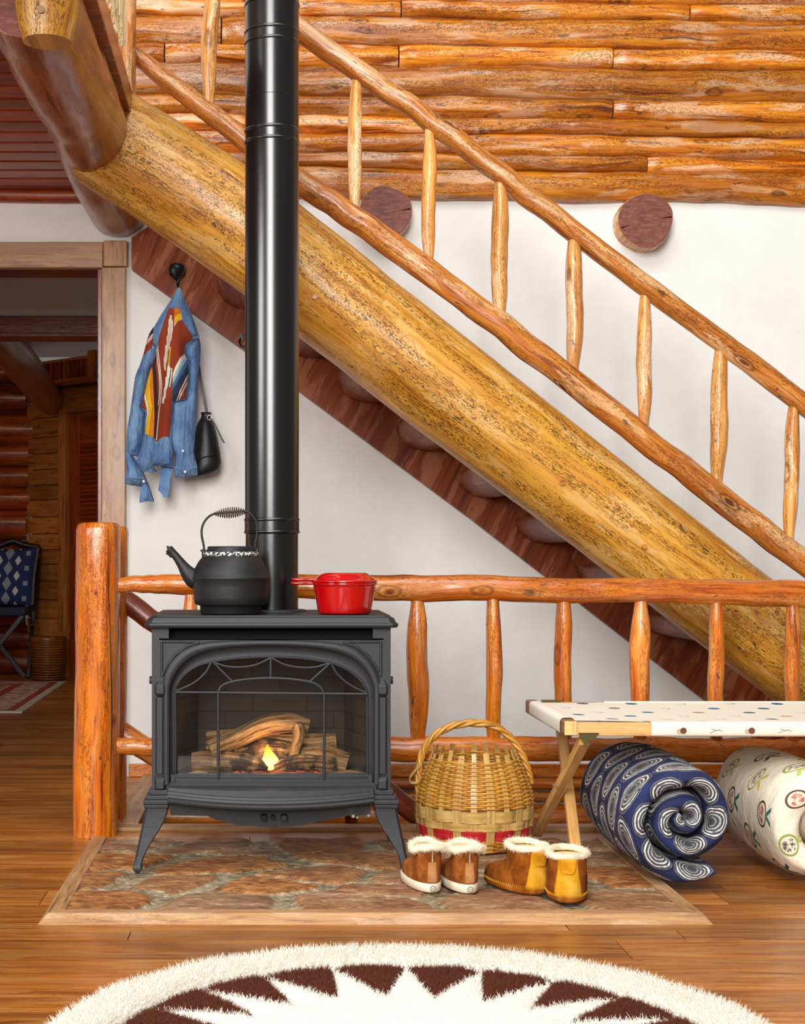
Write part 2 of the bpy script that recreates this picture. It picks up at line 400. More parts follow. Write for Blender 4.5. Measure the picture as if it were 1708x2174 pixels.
def denim():
    t = NT('blue_denim'); o = t.obj()
    n = t.noise(t.map(o, (260, 260, 700)), 1, 2, .6); n2 = t.noise(o, 7, 4, .6); n3 = t.noise(t.map(o, (60, 60, 14)), 1, 3)
    c = t.mix(t.step(n2, .38, .62), hexc('#34609a'), hexc('#6c96c2'))
    c = t.mix(t.math('MULTIPLY', n, .35), c, hexc('#a5bfda')); c = t.mix(t.math('MULTIPLY', t.step(n3, .55, .75), .3), c, hexc('#2f5586'))
    n4 = t.noise(t.map(o, (34, 34, 9)), 1, 3, .5, .6)
    t.bump(t.math('ADD', t.math('MULTIPLY', n3, .2), n4), .8, .022)
    return t.set(Base_Color=c, Roughness=.9)
M['denim'] = denim()
def cloth(name, c1, c2=None, k=.5):
    t = NT(name); n = t.noise(t.map(t.obj(), (180, 180, 520)), 1, 2, .6)
    t.bump(n, .25, .003)
    return t.set(Base_Color=t.mix(t.math('MULTIPLY', n, k), hexc(c1), hexc(c2 or c1)), Roughness=.95)
for k, a, b in (('s_red', '#8a3018', '#a8482a'), ('s_yel', '#e6b408', '#f0c830'), ('s_ora', '#d2700c', '#e08a20'), ('s_brn', '#2e1612', '#4a2820'),
                ('s_wht', '#ece4d2', '#d8ccb6'), ('s_lbl', '#8fb0c0', '#a8c4d0'), ('s_blu', '#3e6a94', '#5a86ac'), ('s_nvy', '#24304c', '#3a4a68'), ('s_grn', '#9a9a10', '#c4b820'), ('s_teal', '#186a78', '#2a808c')):
    M[k] = cloth('weave_'+k[2:], a, b)

def stone():
    t = NT('hearth_flagstone'); o = t.obj(); a = t.attr('stone'); sid = t.attr('sid')
    n = t.noise(t.map(o, (5, 12, 5)), 1.4, 6, .65, .8); n2 = t.noise(t.map(o, (26, 60, 26)), 1, 5, .7)
    cs = t.ramp(t.math('ADD', t.math('MULTIPLY', n, .75), t.math('MULTIPLY', n2, .35)), [(.36, hexc('#452a1c')), (.47, hexc('#7c5236')), (.58, hexc('#9c7450')), (.7, hexc('#c0a688'))])
    ora = t.ramp(n2, [(.36, hexc('#5e3414')), (.5, hexc('#a8662a')), (.66, hexc('#c88f50'))]); cs = t.mix(t.step(sid, .35, .9), cs, ora)
    n4 = t.noise(o, 30, 5, .7)
    gr = t.ramp(n4, [(.36, hexc('#6e5c44')), (.5, hexc('#98866a')), (.66, hexc('#c4b598'))])
    c = t.mix(t.step(t.math('ADD', a, t.math('MULTIPLY', t.math('SUBTRACT', n2, .5), .5)), .3, .55), gr, cs)
    t.bump(t.math('ADD', n2, t.math('MULTIPLY', n, .6)), 1.0, .018)
    return t.set(Base_Color=c, Roughness=.6)
M['stone'] = stone()
def brick():
    t = NT('firebrick_panel'); uv = t.uv(); b = t.new('ShaderNodeTexBrick'); t.l.new(uv, b.inputs[0])
    b.inputs['Scale'].default_value = 1; b.inputs['Brick Width'].default_value = .16; b.inputs['Row Height'].default_value = .05; b.inputs['Mortar Size'].default_value = .0015
    b.inputs[1].default_value = hexc('#54463a'); b.inputs[2].default_value = hexc('#473c34'); b.inputs[3].default_value = hexc('#2c2622')
    n = t.noise(t.obj(), 9, 3); t.bump(b.outputs[1], -.4, .003)
    return t.set(Base_Color=t.mix(t.math('MULTIPLY', n, .5), b.outputs[0], hexc('#241c18')), Roughness=.85)
M['brick'] = brick()
def firelog(name, char):
    t = NT(name); uv = t.uv(); n = t.noise(t.map(uv, (5, 60, 1)), 1, 5, .65, .4); n2 = t.noise(t.obj(), 22, 4, .6)
    c = t.ramp(n, [(.38, hexc('#3a2010')), (.45, hexc('#9a6c40')), (.56, hexc('#c8a070')), (.68, hexc('#a07a50'))])
    c = t.mix(t.step(t.math('ADD', n2, char), .5, .66), c, t.ramp(n, [(.4, hexc('#14100e')), (.7, hexc('#4e3830'))]))
    t.bump(t.math('ADD', n, t.math('MULTIPLY', n2, .5)), 1.0, .03)
    return t.set(Base_Color=c, Roughness=.9)
M['firelog'] = firelog('ceramic_log_tan', -.16); M['charlog'] = firelog('ceramic_log_charred', .12)
def ember():
    t = NT('glowing_embers'); n = t.noise(t.obj(), 55, 4, .65)
    t.put(t.b.inputs['Emission Color'], t.ramp(n, [(.45, (0, 0, 0, 1)), (.56, (.8, .06, .0, 1)), (.72, (1, .35, .04, 1))])); t.put(t.b.inputs['Emission Strength'], .9)
    return t.set(Base_Color=hexc('#1c1412'), Roughness=.9)
M['ember'] = ember()
def flame():
    t = NT('yellow_flame'); sp = t.new('ShaderNodeSeparateXYZ'); t.l.new(t.obj(), sp.inputs[0])
    h = t.step(sp.outputs[2], 0, .07)
    e = t.new('ShaderNodeEmission'); t.put(e.inputs[0], t.ramp(h, [(0, (1, .42, .08, 1)), (.3, (1, .8, .32, 1)), (.75, (1, .52, .06, 1)), (1, (1, .30, .02, 1))])); e.inputs[1].default_value = 2.6
    tr = t.new('ShaderNodeBsdfTransparent'); lw = t.new('ShaderNodeLayerWeight'); lw.inputs[0].default_value = .35
    mx = t.new('ShaderNodeMixShader'); t.l.new(lw.outputs[1], mx.inputs[0]); t.l.new(e.outputs[0], mx.inputs[1]); t.l.new(tr.outputs[0], mx.inputs[2])
    t.l.new(mx.outputs[0], t.out.inputs[0]); return t.m
M['flame'] = flame()
def glass():
    t = NT('stove_glass'); tr = t.new('ShaderNodeBsdfTransparent'); tr.inputs[0].default_value = (.93, .93, .92, 1)
    gl = t.new('ShaderNodeBsdfGlossy'); gl.inputs['Roughness'].default_value = .03; lw = t.new('ShaderNodeFresnel'); lw.inputs[0].default_value = 1.4
    mx = t.new('ShaderNodeMixShader'); t.l.new(lw.outputs[0], mx.inputs[0]); t.l.new(tr.outputs[0], mx.inputs[1]); t.l.new(gl.outputs[0], mx.inputs[2])
    t.l.new(mx.outputs[0], t.out.inputs[0]); return t.m
M['glass'] = glass()
def wicker(name, a, b, c_):
    t = NT(name); n = t.noise(t.map(t.uv(), (6, 160, 1)), 1, 4, .6); n2 = t.noise(t.obj(), 16, 3)
    c = t.ramp(n, [(.3, hexc(a)), (.5, hexc(b)), (.75, hexc(c_))]); c = t.mix(t.math('MULTIPLY', t.step(n2, .45, .7), .45), c, hexc(a))
    t.bump(n, .2, .002)
    return t.set(Base_Color=c, Roughness=.38, Coat_Weight=.2)
M['wicker'] = wicker('golden_wicker', '#8e5212', '#c88a2c', '#e4b458'); M['splint'] = wicker('pale_splint', '#a87e3c', '#cca660', '#dcbc7c')
M['redsplint'] = wicker('red_splint', '#94101a', '#c01f28', '#d0444a')
M['bin'] = wicker('brown_wicker', '#3e1c06', '#7a4210', '#96601f')

def cells(t, uv, sx, sy, stag=True):
    """returns local cell coordinates (-.5...5) and a per-cell random value, rows staggered"""
    sp = t.new('ShaderNodeSeparateXYZ'); t.l.new(uv, sp.inputs[0])
    y = t.math('DIVIDE', sp.outputs[1], sy); row = t.math('FLOOR', y)
    x = t.math('DIVIDE', sp.outputs[0], sx)
    if stag: x = t.math('ADD', x, t.math('MULTIPLY', t.math('FLOORED_MODULO', row, 2.0), .5))
    col = t.math('FLOOR', x)
    fx = t.math('SUBTRACT', t.math('SUBTRACT', x, col), .5); fy = t.math('SUBTRACT', t.math('SUBTRACT', y, row), .5)
    wn = t.new('ShaderNodeTexWhiteNoise', _noise_dimensions='2D'); cb = t.new('ShaderNodeCombineXYZ'); t.l.new(col, cb.inputs[0]); t.l.new(row, cb.inputs[1]); t.l.new(cb.outputs[0], wn.inputs[0])
    return fx, fy, wn.outputs[0]
def ell(t, fx, fy, rx, ry):
    a = t.math('DIVIDE', fx, rx); b = t.math('DIVIDE', fy, ry)
    return t.math('SQRT', t.math('ADD', t.math('MULTIPLY', a, a), t.math('MULTIPLY', b, b)))
def medallion():
    t = NT('navy_medallion_print'); uv = t.uv(); n = t.noise(t.map(uv, (1, 1, 1)), 60, 3, .6)
    fx, fy, r = cells(t, uv, .118, .112)
    wob = t.math('MULTIPLY', t.math('SUBTRACT', t.noise(uv, 28, 2), .5), .16)
    d = t.math('ADD', ell(t, fx, fy, .48, .46), wob)
    ring = t.math('ABSOLUTE', t.math('SINE', t.math('MULTIPLY', d, 17.0)))
    w = t.math('MULTIPLY', t.step(ring, .62, .92), t.step(d, .1, .8))
    inside = t.math('SUBTRACT', 1, t.step(d, .96, 1.02))
    lines = t.math('MULTIPLY', t.math('MULTIPLY', w, inside), t.step(n, .28, .5))
    med = t.mix(lines, hexc('#3c3c42'), hexc('#e2e0dc'))
    base = t.mix(t.step(t.noise(uv, 9, 3), .35, .7), hexc('#0e1538'), hexc('#1d2c62'))
    c = t.mix(inside, base, med)
    t.bump(t.noise(uv, 26, 4, .6), .35, .02)
    return t.set(Base_Color=c, Roughness=.85)
M['medallion'] = medallion()
def motif():
    t = NT('cream_motif_print'); uv = t.uv(); fx, fy, r = cells(t, uv, .12, .13)
    base = t.mix(t.step(t.noise(uv, 7, 3), .3, .7), hexc('#dcd0b8'), hexc('#ebe2d0'))
    d = ell(t, fx, t.math('ADD', fy, .06), .23, .25)
    n = t.noise(uv, 70, 3, .7)
    fig = t.math('MULTIPLY', t.math('SUBTRACT', 1, t.step(d, .55, .75)), t.step(n, .45, .55))
    figc = t.ramp(r, [(0, hexc('#5a4438')), (.3, hexc('#b05a44')), (.55, hexc('#8a5a3c')), (.8, hexc('#30302c'))], 'CONSTANT')
    c = t.mix(fig, base, figc)
    ringf = t.math('SUBTRACT', 1, t.step(t.math('ABSOLUTE', t.math('SUBTRACT', d, .9)), .07, .13))
    ringc = t.ramp(r, [(0, hexc('#8a9a4a')), (.3, hexc('#5a3c30')), (.55, hexc('#8ea050')), (.8, hexc('#4a3a34'))], 'CONSTANT')
    c = t.mix(ringf, c, ringc)
    # two ribbon tails above the oval
    ax = t.math('ABSOLUTE', t.math('SUBTRACT', t.math('ABSOLUTE', fx), t.math('MULTIPLY', t.math('SUBTRACT', fy, .15), .45)))
    rib = t.math('MULTIPLY', t.math('SUBTRACT', 1, t.step(ax, .035, .05)), t.math('MULTIPLY', t.step(fy, .18, .2), t.math('SUBTRACT', 1, t.step(fy, .44, .46))))
    c = t.mix(rib, c, t.ramp(r, [(0, hexc('#b9bc6a')), (.3, hexc('#1f6a62')), (.55, hexc('#c6b656')), (.8, hexc('#2c4a3c'))], 'CONSTANT'))
    t.bump(t.noise(uv, 20, 4, .6), .35, .02)
    return t.set(Base_Color=c, Roughness=.9)
M['motif'] = motif()
def canvas():
    t = NT('printed_cot_canvas'); uv = t.uv(); fx, fy, r = cells(t, uv, .15, .10)
    n = t.noise(t.map(uv, (400, 400, 1)), 1, 2)
    base = t.mix(n, hexc('#e2d8c6'), hexc('#efe8da'))
    d = ell(t, fx, fy, .13, .19)
    dot = t.math('SUBTRACT', 1, t.step(d, .9, 1.0))
    col = t.ramp(r, [(0, hexc('#1f6f94')), (.36, hexc('#c99a86')), (.5, hexc('#8d8e66')), (.64, hexc('#1a5a86'))], 'CONSTANT')
    dk = t.mix(t.math('MULTIPLY', t.step(t.noise(uv, 160, 2), .5, .6), .6), col, hexc('#123246'))
    hs = t.math('SUBTRACT', 1, t.step(t.math('ABSOLUTE', t.math('SUBTRACT', d, .85)), .1, .16))   # open horseshoe outlines
    hs = t.math('MULTIPLY', hs, t.step(fx, -.09, -.05))
    isopen = t.step(r, .78, .781)
    c = t.mix(t.math('MULTIPLY', dot, t.math('SUBTRACT', 1, isopen)), base, dk)
    c = t.mix(t.math('MULTIPLY', t.math('MULTIPLY', hs, isopen), .7), c, hexc('#7a6a58'))
    t.bump(n, .1, .002)
    return t.set(Base_Color=c, Roughness=.9)
M['canvas'] = canvas()
M['canvas_plain'] = cloth('plain_cot_canvas', '#ece5d8', '#ddd3c2')
M['acorn_cap'] = plain('acorn_cap_print', '#7a4a34', .9, 0, 0, 900, var=.8); M['acorn_nut'] = plain('acorn_nut_print', '#c0a890', .9)
M['crust'] = (lambda t: (t.bump(t.noise(t.obj(), 90, 3), .5, .003), t.set(Base_Color=t.mix(t.step(t.noise(t.obj(), 140, 3, .6), .5, .56), hexc('#26262a'), hexc('#d8d4cc')), Roughness=.6))[1])(NT('chipped_white_crust'))
def cushion_print():
    t = NT('blue_diamond_cushion_print'); uv = t.uv(); sp = t.new('ShaderNodeSeparateXYZ'); t.l.new(uv, sp.inputs[0])
    x = sp.outputs[0]; y = sp.outputs[1]
    fx = t.math('ABSOLUTE', x); yy = t.math('MULTIPLY', y, 9.0); fy = t.math('SUBTRACT', t.math('FRACT', yy), .5)
    ctr = t.math('ADD', t.math('MULTIPLY', fx, 14.0), t.math('ABSOLUTE', fy))
    c = t.mix(t.step(ctr, .45, .5), hexc('#8894a8'), hexc('#1c2e62'))
    d2 = t.math('ADD', t.math('ABSOLUTE', t.math('SUBTRACT', t.math('MULTIPLY', fx, 14.0), .95)), t.math('ABSOLUTE', t.math('SUBTRACT', t.math('FRACT', t.math('ADD', yy, .5)), .5)))
    c = t.mix(t.step(d2, .3, .35), hexc('#c4c8cc'), c)
    d3 = t.math('MAXIMUM', t.math('ABSOLUTE', t.math('SUBTRACT', fx, .135)), t.math('MULTIPLY', t.math('ABSOLUTE', fy), .1))
    c = t.mix(t.step(d3, .014, .017), hexc('#8a94a8'), c)
    return t.set(Base_Color=c, Roughness=.9)
M['cushion'] = cushion_print()
def oriental():
    t = NT('faded_floral_rug_pile'); uv = t.uv(); sp = t.new('ShaderNodeSeparateXYZ'); t.l.new(uv, sp.inputs[0])
    e = t.math('MINIMUM', t.math('MINIMUM', sp.outputs[0], t.math('SUBTRACT', 1.5, sp.outputs[0])), t.math('MINIMUM', sp.outputs[1], t.math('SUBTRACT', 2.39, sp.outputs[1])))
    n = t.noise(uv, 14, 4, .6)
    field = t.ramp(n, [(.4, hexc('#5a6a5a')), (.55, hexc('#7c826a')), (.6, hexc('#a86a5e')), (.68, hexc('#b89a60'))])
    border = t.ramp(n, [(.42, hexc('#c8b8b0')), (.55, hexc('#b07a78')), (.65, hexc('#4a4a48'))])
    c = t.ramp(e, [(0, hexc('#c0bcb0')), (.05, hexc('#96303a')), (.1, (0, 0, 0, 1)), (.28, hexc('#96303a')), (.34, hexc('#b89a60')), (.38, (0, 0, 0, 1))], 'CONSTANT')
    isb = t.math('MULTIPLY', t.step(e, .1, .101), t.math('SUBTRACT', 1, t.step(e, .28, .281)))
    c = t.mix(isb, c, border); c = t.mix(t.step(e, .38, .381), c, field)
    return t.set(Base_Color=c, Roughness=.95)
M['oriental'] = oriental()
# ================================================================== SETTING
random.seed(7)
W = 6.15                       # distance of the white wall
WELL_X, WELL_Y = -0.462, 4.98  # stairwell going down: x > WELL_X, WELL_Y < y < W
def floor():
    mb = MB(); y = 1.6
    breaks = [WELL_Y, W, 11.9]
    while y < 11.85:
        w = random.choice([.075, .09, .12, .15, .17]); nb = min(b for b in breaks if b > y+1e-4)
        if y+w > nb-.045: w = nb-y
        x = -3.3-random.random()*1.5; xe = 4.0 if y < WELL_Y-.001 else (WELL_X if y < W-.001 else .2)
        while x < xe:
            L = random.uniform(.9, 2.4); x2 = min(x+L, xe)
            if x2-x > .03:
                g = .0012; t = random.random(); u0 = random.random()*30; v0 = random.random()*30
                vs = [(x+g, y+g, 0), (x2-g, y+g, 0), (x2-g, y+w-g, 0), (x+g, y+w-g, 0), (x+g, y+g, -.02), (x2-g, y+g, -.02), (x2-g, y+w-g, -.02), (x+g, y+w-g, -.02)]
                fs = [(0, 1, 2, 3), (0, 4, 5, 1), (1, 5, 6, 2), (2, 6, 7, 3), (3, 7, 4, 0)]
                mb.add(vs, fs, [[(vs[i][0]+u0, vs[i][1]+v0) for i in f] for f in fs], 0, False, t)
            x = x2
        y += w
    # dark sub-floor under the boards
    for x0, x1, y0, y1 in ((-3.3, 4, 1.6, WELL_Y), (-3.3, WELL_X, WELL_Y, W), (-3.3, .2, W, 11.9)):
        mb.box(((x0+x1)/2, (y0+y1)/2, -.035), (x1-x0, y1-y0, .03), 1)
    return struct(mb.build('floor', [M['floor'], M['dead_black']]))
floor()

# white plaster wall with the door opening on the left
DX, DZ = PX(217, W), PZ(571, W)
mb = MB()
mb.box(((DX+4.2)/2, W+.08, 1.55), (4.2-DX, .16, 3.9+1.4)); mb.box(((-3.3+DX)/2, W+.08, (DZ+4.2)/2), (DX+3.3, .16, 4.2-DZ))
mb.box((-2.55, W+.08, DZ/2), (1.5, .16, DZ))
struct(mb.build('wall_back', M['plaster']))

# log siding on the upper wall : half logs in wavy courses, pieces butted end to end
def siding():
    mb = MB()
    ys = [-330, -250, -190, -120, -70, -12, 25, 85, 127, 195, 237, 273, 315, 348, 412]
    cuts = {13: [], 12: [(430,), (1370,)], 11: [(545,)], 10: [(930,)], 9: [(418,), (1297,)], 8: [], 7: [(350,), (845,), (1297,)], 6: [(470,)], 5: [(850,), (1460,)], 4: [(700,)], 3: [], 2: [(1100,)], 1: [], 0: []}
    XL, XR = -.72, 3.3
    def edge(i, x):
        z = PZ(ys[i]+5+(x-.1)/2.0*13, W-.04)
        a = .012 if i < 14 else .012
        return z+a*noise.noise(Vector((x*2.1, i*3.7, 0)))+.007*noise.noise(Vector((x*7, i*5.1, 2)))
    for i in range(14):
        xs = [XL]+sorted(PX(c[0], W) for c in cuts[i])+[XR]
        for k in range(len(xs)-1):
            x0, x1 = xs[k], xs[k+1]; n = max(8, int((x1-x0)/.035)); m = 9
            u0 = random.random()*40; v0 = random.random()*40; tint = random.choice([.3, .5, .65, .8, 1.0])
            if i == 8: tint = .12
            if i in (6, 13): tint = .35
            bul = random.uniform(.034, .055); sd = random.random()*50
            vs = []; zh = edge(i, (x0+x1)/2)-edge(i+1, (x0+x1)/2)
            for q in range(n+1):
                x = x0+.003+(x1-x0-.006)*q/n
                endf = min(1, min(q, n-q)/1.2+.5) if len(xs) > 2 else 1
                zt, zb = edge(i, x)+.0015, edge(i+1, x)-.0015
                for j in range(m+1):
                    a = PI*j/m; b = bul*(1+.35*noise.noise(Vector((x*1.8+sd, j*.5, i))))
                    f = abs(math.sin(a))**.85
                    zz = (zt+zb)/2+(zt-zb)/2*math.cos(a)*(1 if endf >= 1 else .96)
                    vs.append((x, W-.004-b*f*(.35+.65*endf)-.004*noise.noise(Vector((x*14, zz*30, sd))), zz))
            fs = []; uv = []
            for q in range(n):
                for j in range(m):
                    f = (q*(m+1)+j, q*(m+1)+j+1, (q+1)*(m+1)+j+1, (q+1)*(m+1)+j); fs.append(f)
                    uv.append([(vs[w][0]*1.0+u0, (w % (m+1))/m*(zh*1.5)+v0) for w in f])
            mb.add(vs, fs, uv, 0, True, tint)
            for q in (0, n):
                r = [vs[q*(m+1)+j] for j in range(m+1)]; mb.add(r, [tuple(range(m+1))], None, 0, False, tint)
    mb.box(((XL+XR)/2, W-.003, (PZ(-330, W)+PZ(398, W))/2), (XR-XL, .004, PZ(-330, W)-PZ(398, W)), 1)  # black sheet puts the shade into the cracks between the logs
    return struct(mb.build('wall_upper', [M['siding'], M['dead_black']]))
siding()

# baseboard and the timber lining of the stairwell below floor level
mb = MB(); z0, z1 = PZ(1652, W), PZ(1617, W)
mb.box(((DX+.11+2.6)/2, W-.012, .0265), (2.6-DX-.11, .024, .053))
struct(mb.build('baseboard_back', M['railing'], bevel=.004))
mb = MB(); z = .0
for h, tn in ((.055, .35), (.05, .1), (.11, .7), (.12, .5), (.13, .4), (.14, .5)):
    pts = [(x, W-.02, z-h/2) for x in np.linspace(-.44, 3.2, 30)]
    mb.tube(pts, h/2, 12, True, 0, .06, .8, .3, tint=tn, sq=.9, seed=z*9); z -= h
struct(mb.build('wall_stairwell', M['railing']))
mb = MB(); mb.box((1.6, WELL_Y+.02, -.42), (4.1, .04, .74)); mb.box((WELL_X-.02, (WELL_Y+W)/2, -.42), (.04, W-WELL_Y, .74)); mb.box((1.6, 5.56, -.82), (4.2, 1.2, .04))
struct(mb.build('wall_well', M['darkred']))
mb = MB()
mb.box((1.55, WELL_Y-.035, .006), (4.1, .075, .014)); mb.box((WELL_X+.0, (WELL_Y+W)/2, .006), (.075, W-WELL_Y-.02, .014))
struct(mb.build('trim_stairwell', M['trimwood'], bevel=.003))

# ceiling under the loft : boards running across
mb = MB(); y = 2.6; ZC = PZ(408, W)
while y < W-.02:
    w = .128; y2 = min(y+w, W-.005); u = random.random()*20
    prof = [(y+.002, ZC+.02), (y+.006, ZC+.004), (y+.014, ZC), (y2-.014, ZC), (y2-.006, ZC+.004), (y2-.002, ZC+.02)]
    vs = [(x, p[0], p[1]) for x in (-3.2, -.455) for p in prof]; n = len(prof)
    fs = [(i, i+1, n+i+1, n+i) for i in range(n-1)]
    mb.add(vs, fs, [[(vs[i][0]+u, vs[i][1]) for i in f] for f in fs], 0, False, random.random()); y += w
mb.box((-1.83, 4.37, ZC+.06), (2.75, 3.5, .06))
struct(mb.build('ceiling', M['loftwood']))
mb = MB(); mb.tube([(x, W-.02, ZC-.018+.006*nz((x, 0, 0), 3)) for x in np.linspace(-3.2, -.70, 20)], .03, 10, True, 0, .1)
struct(mb.build('trim_ceiling', M['loftwood']))

# door casing
d1 = thing('door_1', 'brown stained door casing around the open doorway', 'doorway'); d1['kind'] = 'structure'
def casing_board(name, x0, x1, za, zb, y0, y1, rotv, par=d1, mat='casing'):
    b = MB(); b.box(((x0+x1)/2, (y0+y1)/2, (za+zb)/2), (x1-x0, y1-y0, zb-za), tint=.55); return b.build(name, M[mat], par, bevel=.004)
cw = PX(270, W-.03)-DX
casing_board('casing_leg', DX, DX+cw*.93, 0, DZ+.002, W-.03, W-.001, 0)
casing_board('casing_head', -1.85, DX-.004+.01, DZ, DZ+.105, W-.028, W-.001, 0)
casing_board('corner_block', DX+.008, DX+cw, DZ+.004, DZ+.109, W-.036, W-.001, 0)
casing_board('door_jamb', DX-.02, DX, 0, DZ, W-.002, W+.2, 0, mat='darkred')
casing_board('head_jamb', -1.85, DX, DZ-.0, DZ+.02, W+.001, W+.2, 0, mat='darkred')

# ---- the dim room beyond the doorway
mb = MB()
mb.box((-3.25, 9.05, 1.2), (.1, 5.6, 2.7)); mb.box((-.3, 9.0, 1.2), (.1, 5.5, 2.7))
struct(mb.build('wall_left', M['plaster']))
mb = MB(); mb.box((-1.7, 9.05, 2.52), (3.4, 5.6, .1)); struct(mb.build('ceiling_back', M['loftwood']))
mb = MB(); d = 8.0
mb.box((-1.75, d, 2.30), (3.0, .12, .30)); struct(mb.build('wall_header', M['plaster']))
mb = MB(); mb.box((-1.75, d-.01, (PZ(676, d)+PZ(716, d))/2), (3.0, .16, PZ(676, d)-PZ(716, d))); mb.box((-1.75, d-.02, PZ(716, d)-.004), (3.0, .2, .018))
struct(mb.build('trim_header', M['darkred'], bevel=.004))
# far log wall
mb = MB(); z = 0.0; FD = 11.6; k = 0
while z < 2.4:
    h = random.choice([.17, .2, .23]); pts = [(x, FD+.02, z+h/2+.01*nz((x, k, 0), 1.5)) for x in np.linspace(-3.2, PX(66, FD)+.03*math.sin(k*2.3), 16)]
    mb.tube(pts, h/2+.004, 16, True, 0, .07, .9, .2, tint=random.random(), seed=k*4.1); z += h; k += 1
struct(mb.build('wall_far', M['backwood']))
# pale pine board wall and louvred closet door, set at an angle
A0 = Vector((PX(58, 11.55), 11.55, 0)); A1 = Vector((PX(232, 10.9), 10.9, 0)); ad = (A1-A0).normalized(); an = Vector((ad.y, -ad.x, 0))
if an.y > 0: an = -an
ROT = Matrix((ad, -an, Vector((0, 0, 1)))).transposed()
def ang_box(mb, s0, s1, za, zb, out, th, tint=.5, mi=0):
    c = A0+ad*((s0+s1)/2)+an*(out-th/2)+Vector((0, 0, (za+zb)/2)); mb.box(c, (s1-s0, th, zb-za), mi, None, tint, ROT)
def ang_s(px):   # distance along the angled wall seen at photo column px
    k = (px-CX)/F; return (A0.x-k*A0.y)/(k*ad.y-ad.x)
mb = MB(); z = .0; TOPZ = 2.17
while z < TOPZ-.02:
    h = min(random.uniform(.11, .15), TOPZ-z); ang_box(mb, -.02+.03*random.random(), ang_s(126), z+.002, z+h-.002, 0, .03, random.random()); z += h
ang_box(mb, .02, ang_s(232), 0, TOPZ, -.03, .02, .1)
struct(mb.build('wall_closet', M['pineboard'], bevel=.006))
d2 = thing('door_2', 'louvred brown closet door in the dim back room', 'door'); d2['kind'] = 'structure'
mb = MB(); ang_box(mb, ang_s(125), ang_s(141), 0, TOPZ-.02, .012, .04, .55); ang_box(mb, ang_s(141), ang_s(232), TOPZ-.2, TOPZ-.02, .012, .04, .5); mb.build('door_frame', M['pineboard'], d2, bevel=.004)
mb = MB(); zt = TOPZ-.21; ang_box(mb, ang_s(146), ang_s(167), .02, zt, -.005, .03, .3); ang_box(mb, ang_s(167), ang_s(232), zt-.23, zt, -.005, .03, .3); ang_box(mb, ang_s(167), ang_s(232), .02, .2, -.005, .03, .3); mb.build('door_panel', M['loftwood'], d2, bevel=.003)
mb = MB(); z = .22
while z < zt-.24:
    p = A0+an*(-.02)+Vector((0, 0, z)); a = p+ad*ang_s(167); b = p+ad*ang_s(232)
    R = ROT @ Matrix.Rotation(math.radians(-38), 3, 'X'); mb.box((a+b)/2, ((b-a).length, .045, .007), 0, None, random.random(), R); z += .033
mb.build('louver_panel', M['loftwood'], d2)
mb = MB(); ang_box(mb, -.02, ang_s(232), TOPZ, TOPZ+.025, .06, .3, .4); struct(mb.build('trim_ledge', M['pineboard'], bevel=.003))
rack = thing('slatted_crate', 'dark slatted crate lying on the ledge above the louvred closet door', 'crate')
mb = MB(); s0, s1 = ang_s(78), ang_s(196)
ang_box(mb, s0, s1, TOPZ+.026, TOPZ+.05, .05, .03); ang_box(mb, s0, s1, TOPZ+.18, TOPZ+.2, .05, .03); ang_box(mb, s1, s1+.07, TOPZ+.026, TOPZ+.235, .05, .04); mb.build('frame', M['pineboard'], rack, bevel=.002)
for i in range(13):
    mb = MB(); q = s0+.02+(s1-s0-.04)*i/12; ang_box(mb, q-.012, q+.012, TOPZ+.05, TOPZ+.18, .045, .02, random.random()); mb.build('slat', M['plank'], rack)
mb = MB(); ang_box(mb, s0, s1, TOPZ+.026, TOPZ+.2, .0, .02, .2); mb.build('back_board', M['darkred'], rack)
# a round log beam under that ceiling
bm_ = MB(); bm_.tube(path([P(-60, 655, 8.5), P(30, 755, 9.6), P(105, 850, 11.3)], 14), lerp_list([.13, .12, .11], 14), 16, True, 0, .08)
tag(bm_.build('ceiling_log', M['beam']), 'rough round log beam under the dim back room ceiling', 'beam')

# ================================================================== LOFT
lb = thing('loft_beam', 'thick peeled log beam holding up the loft floor at upper left', 'beam')
BX, BZ = -.598, 2.327
mb = MB(); n = 40
pts = [(BX+.012*nz((0, y, 0), 1.1), y, BZ+.010*nz((3, y, 0), 1.2)) for y in np.linspace(3.80, W-.01, n)]
mb.tube(pts, [.131]*n, 28, True, 0, .05, 1.2, .22, seed=3.3, flat=.12); mb.build('beam_log', M['beam'], lb)
mb = MB(); mb.tube([(BX, 3.797, BZ), (BX, 3.80, BZ)], .128, 28, True); mb.build('cut_end', M['endgrain'], lb); 
lp = thing('loft_post', 'short upright log notched over the near end of the loft beam', 'post')
n = 26; mb = MB(); cx = PX(97, 3.70); zb = PZ(82, 3.70)
ps = [(cx, 3.725, z) for z in np.linspace(zb, zb+1.1, n)]
mb.tube(ps, [.060 if i == 0 else (.072 if i == 1 else .0785) for i in range(n)], 24, True, 0, .03, 1, .2, seed=8.8, flat=.06); mb.build('post_log', M['stringer'], lp)
mb = MB(); q = P(86, 19, 3.645); mb.tube([q, q+Vector((0, .03, 0))], .0095, 14, True); mb.build('dowel', M['casing'], lp)
mb = MB(); mb.box((-.479, 4.24, 2.425), (.052, 1.70, .082), tint=.7); mb.box((-.515, 4.24, 2.41), (.02, 1.68, .05), tint=.2)
struct(mb.build('trim_loft', M['darkred'], bevel=.006))
nl = thing('newel_post', 'slim upright log where the stair rail meets the loft', 'post')
mb = MB(); c = P(268, 240, 5.17); mb.tube(path([c+Vector((0, 0, -.02)), c+Vector((.004, 0, .4)), c+Vector((0, 0, .9)), c+Vector((0, 0, 1.4))], 24), lerp_list([.031, .030, .033, .031], 24), 18, True, 0, .06, seed=2); mb.build('post_log', M['rail'], nl)
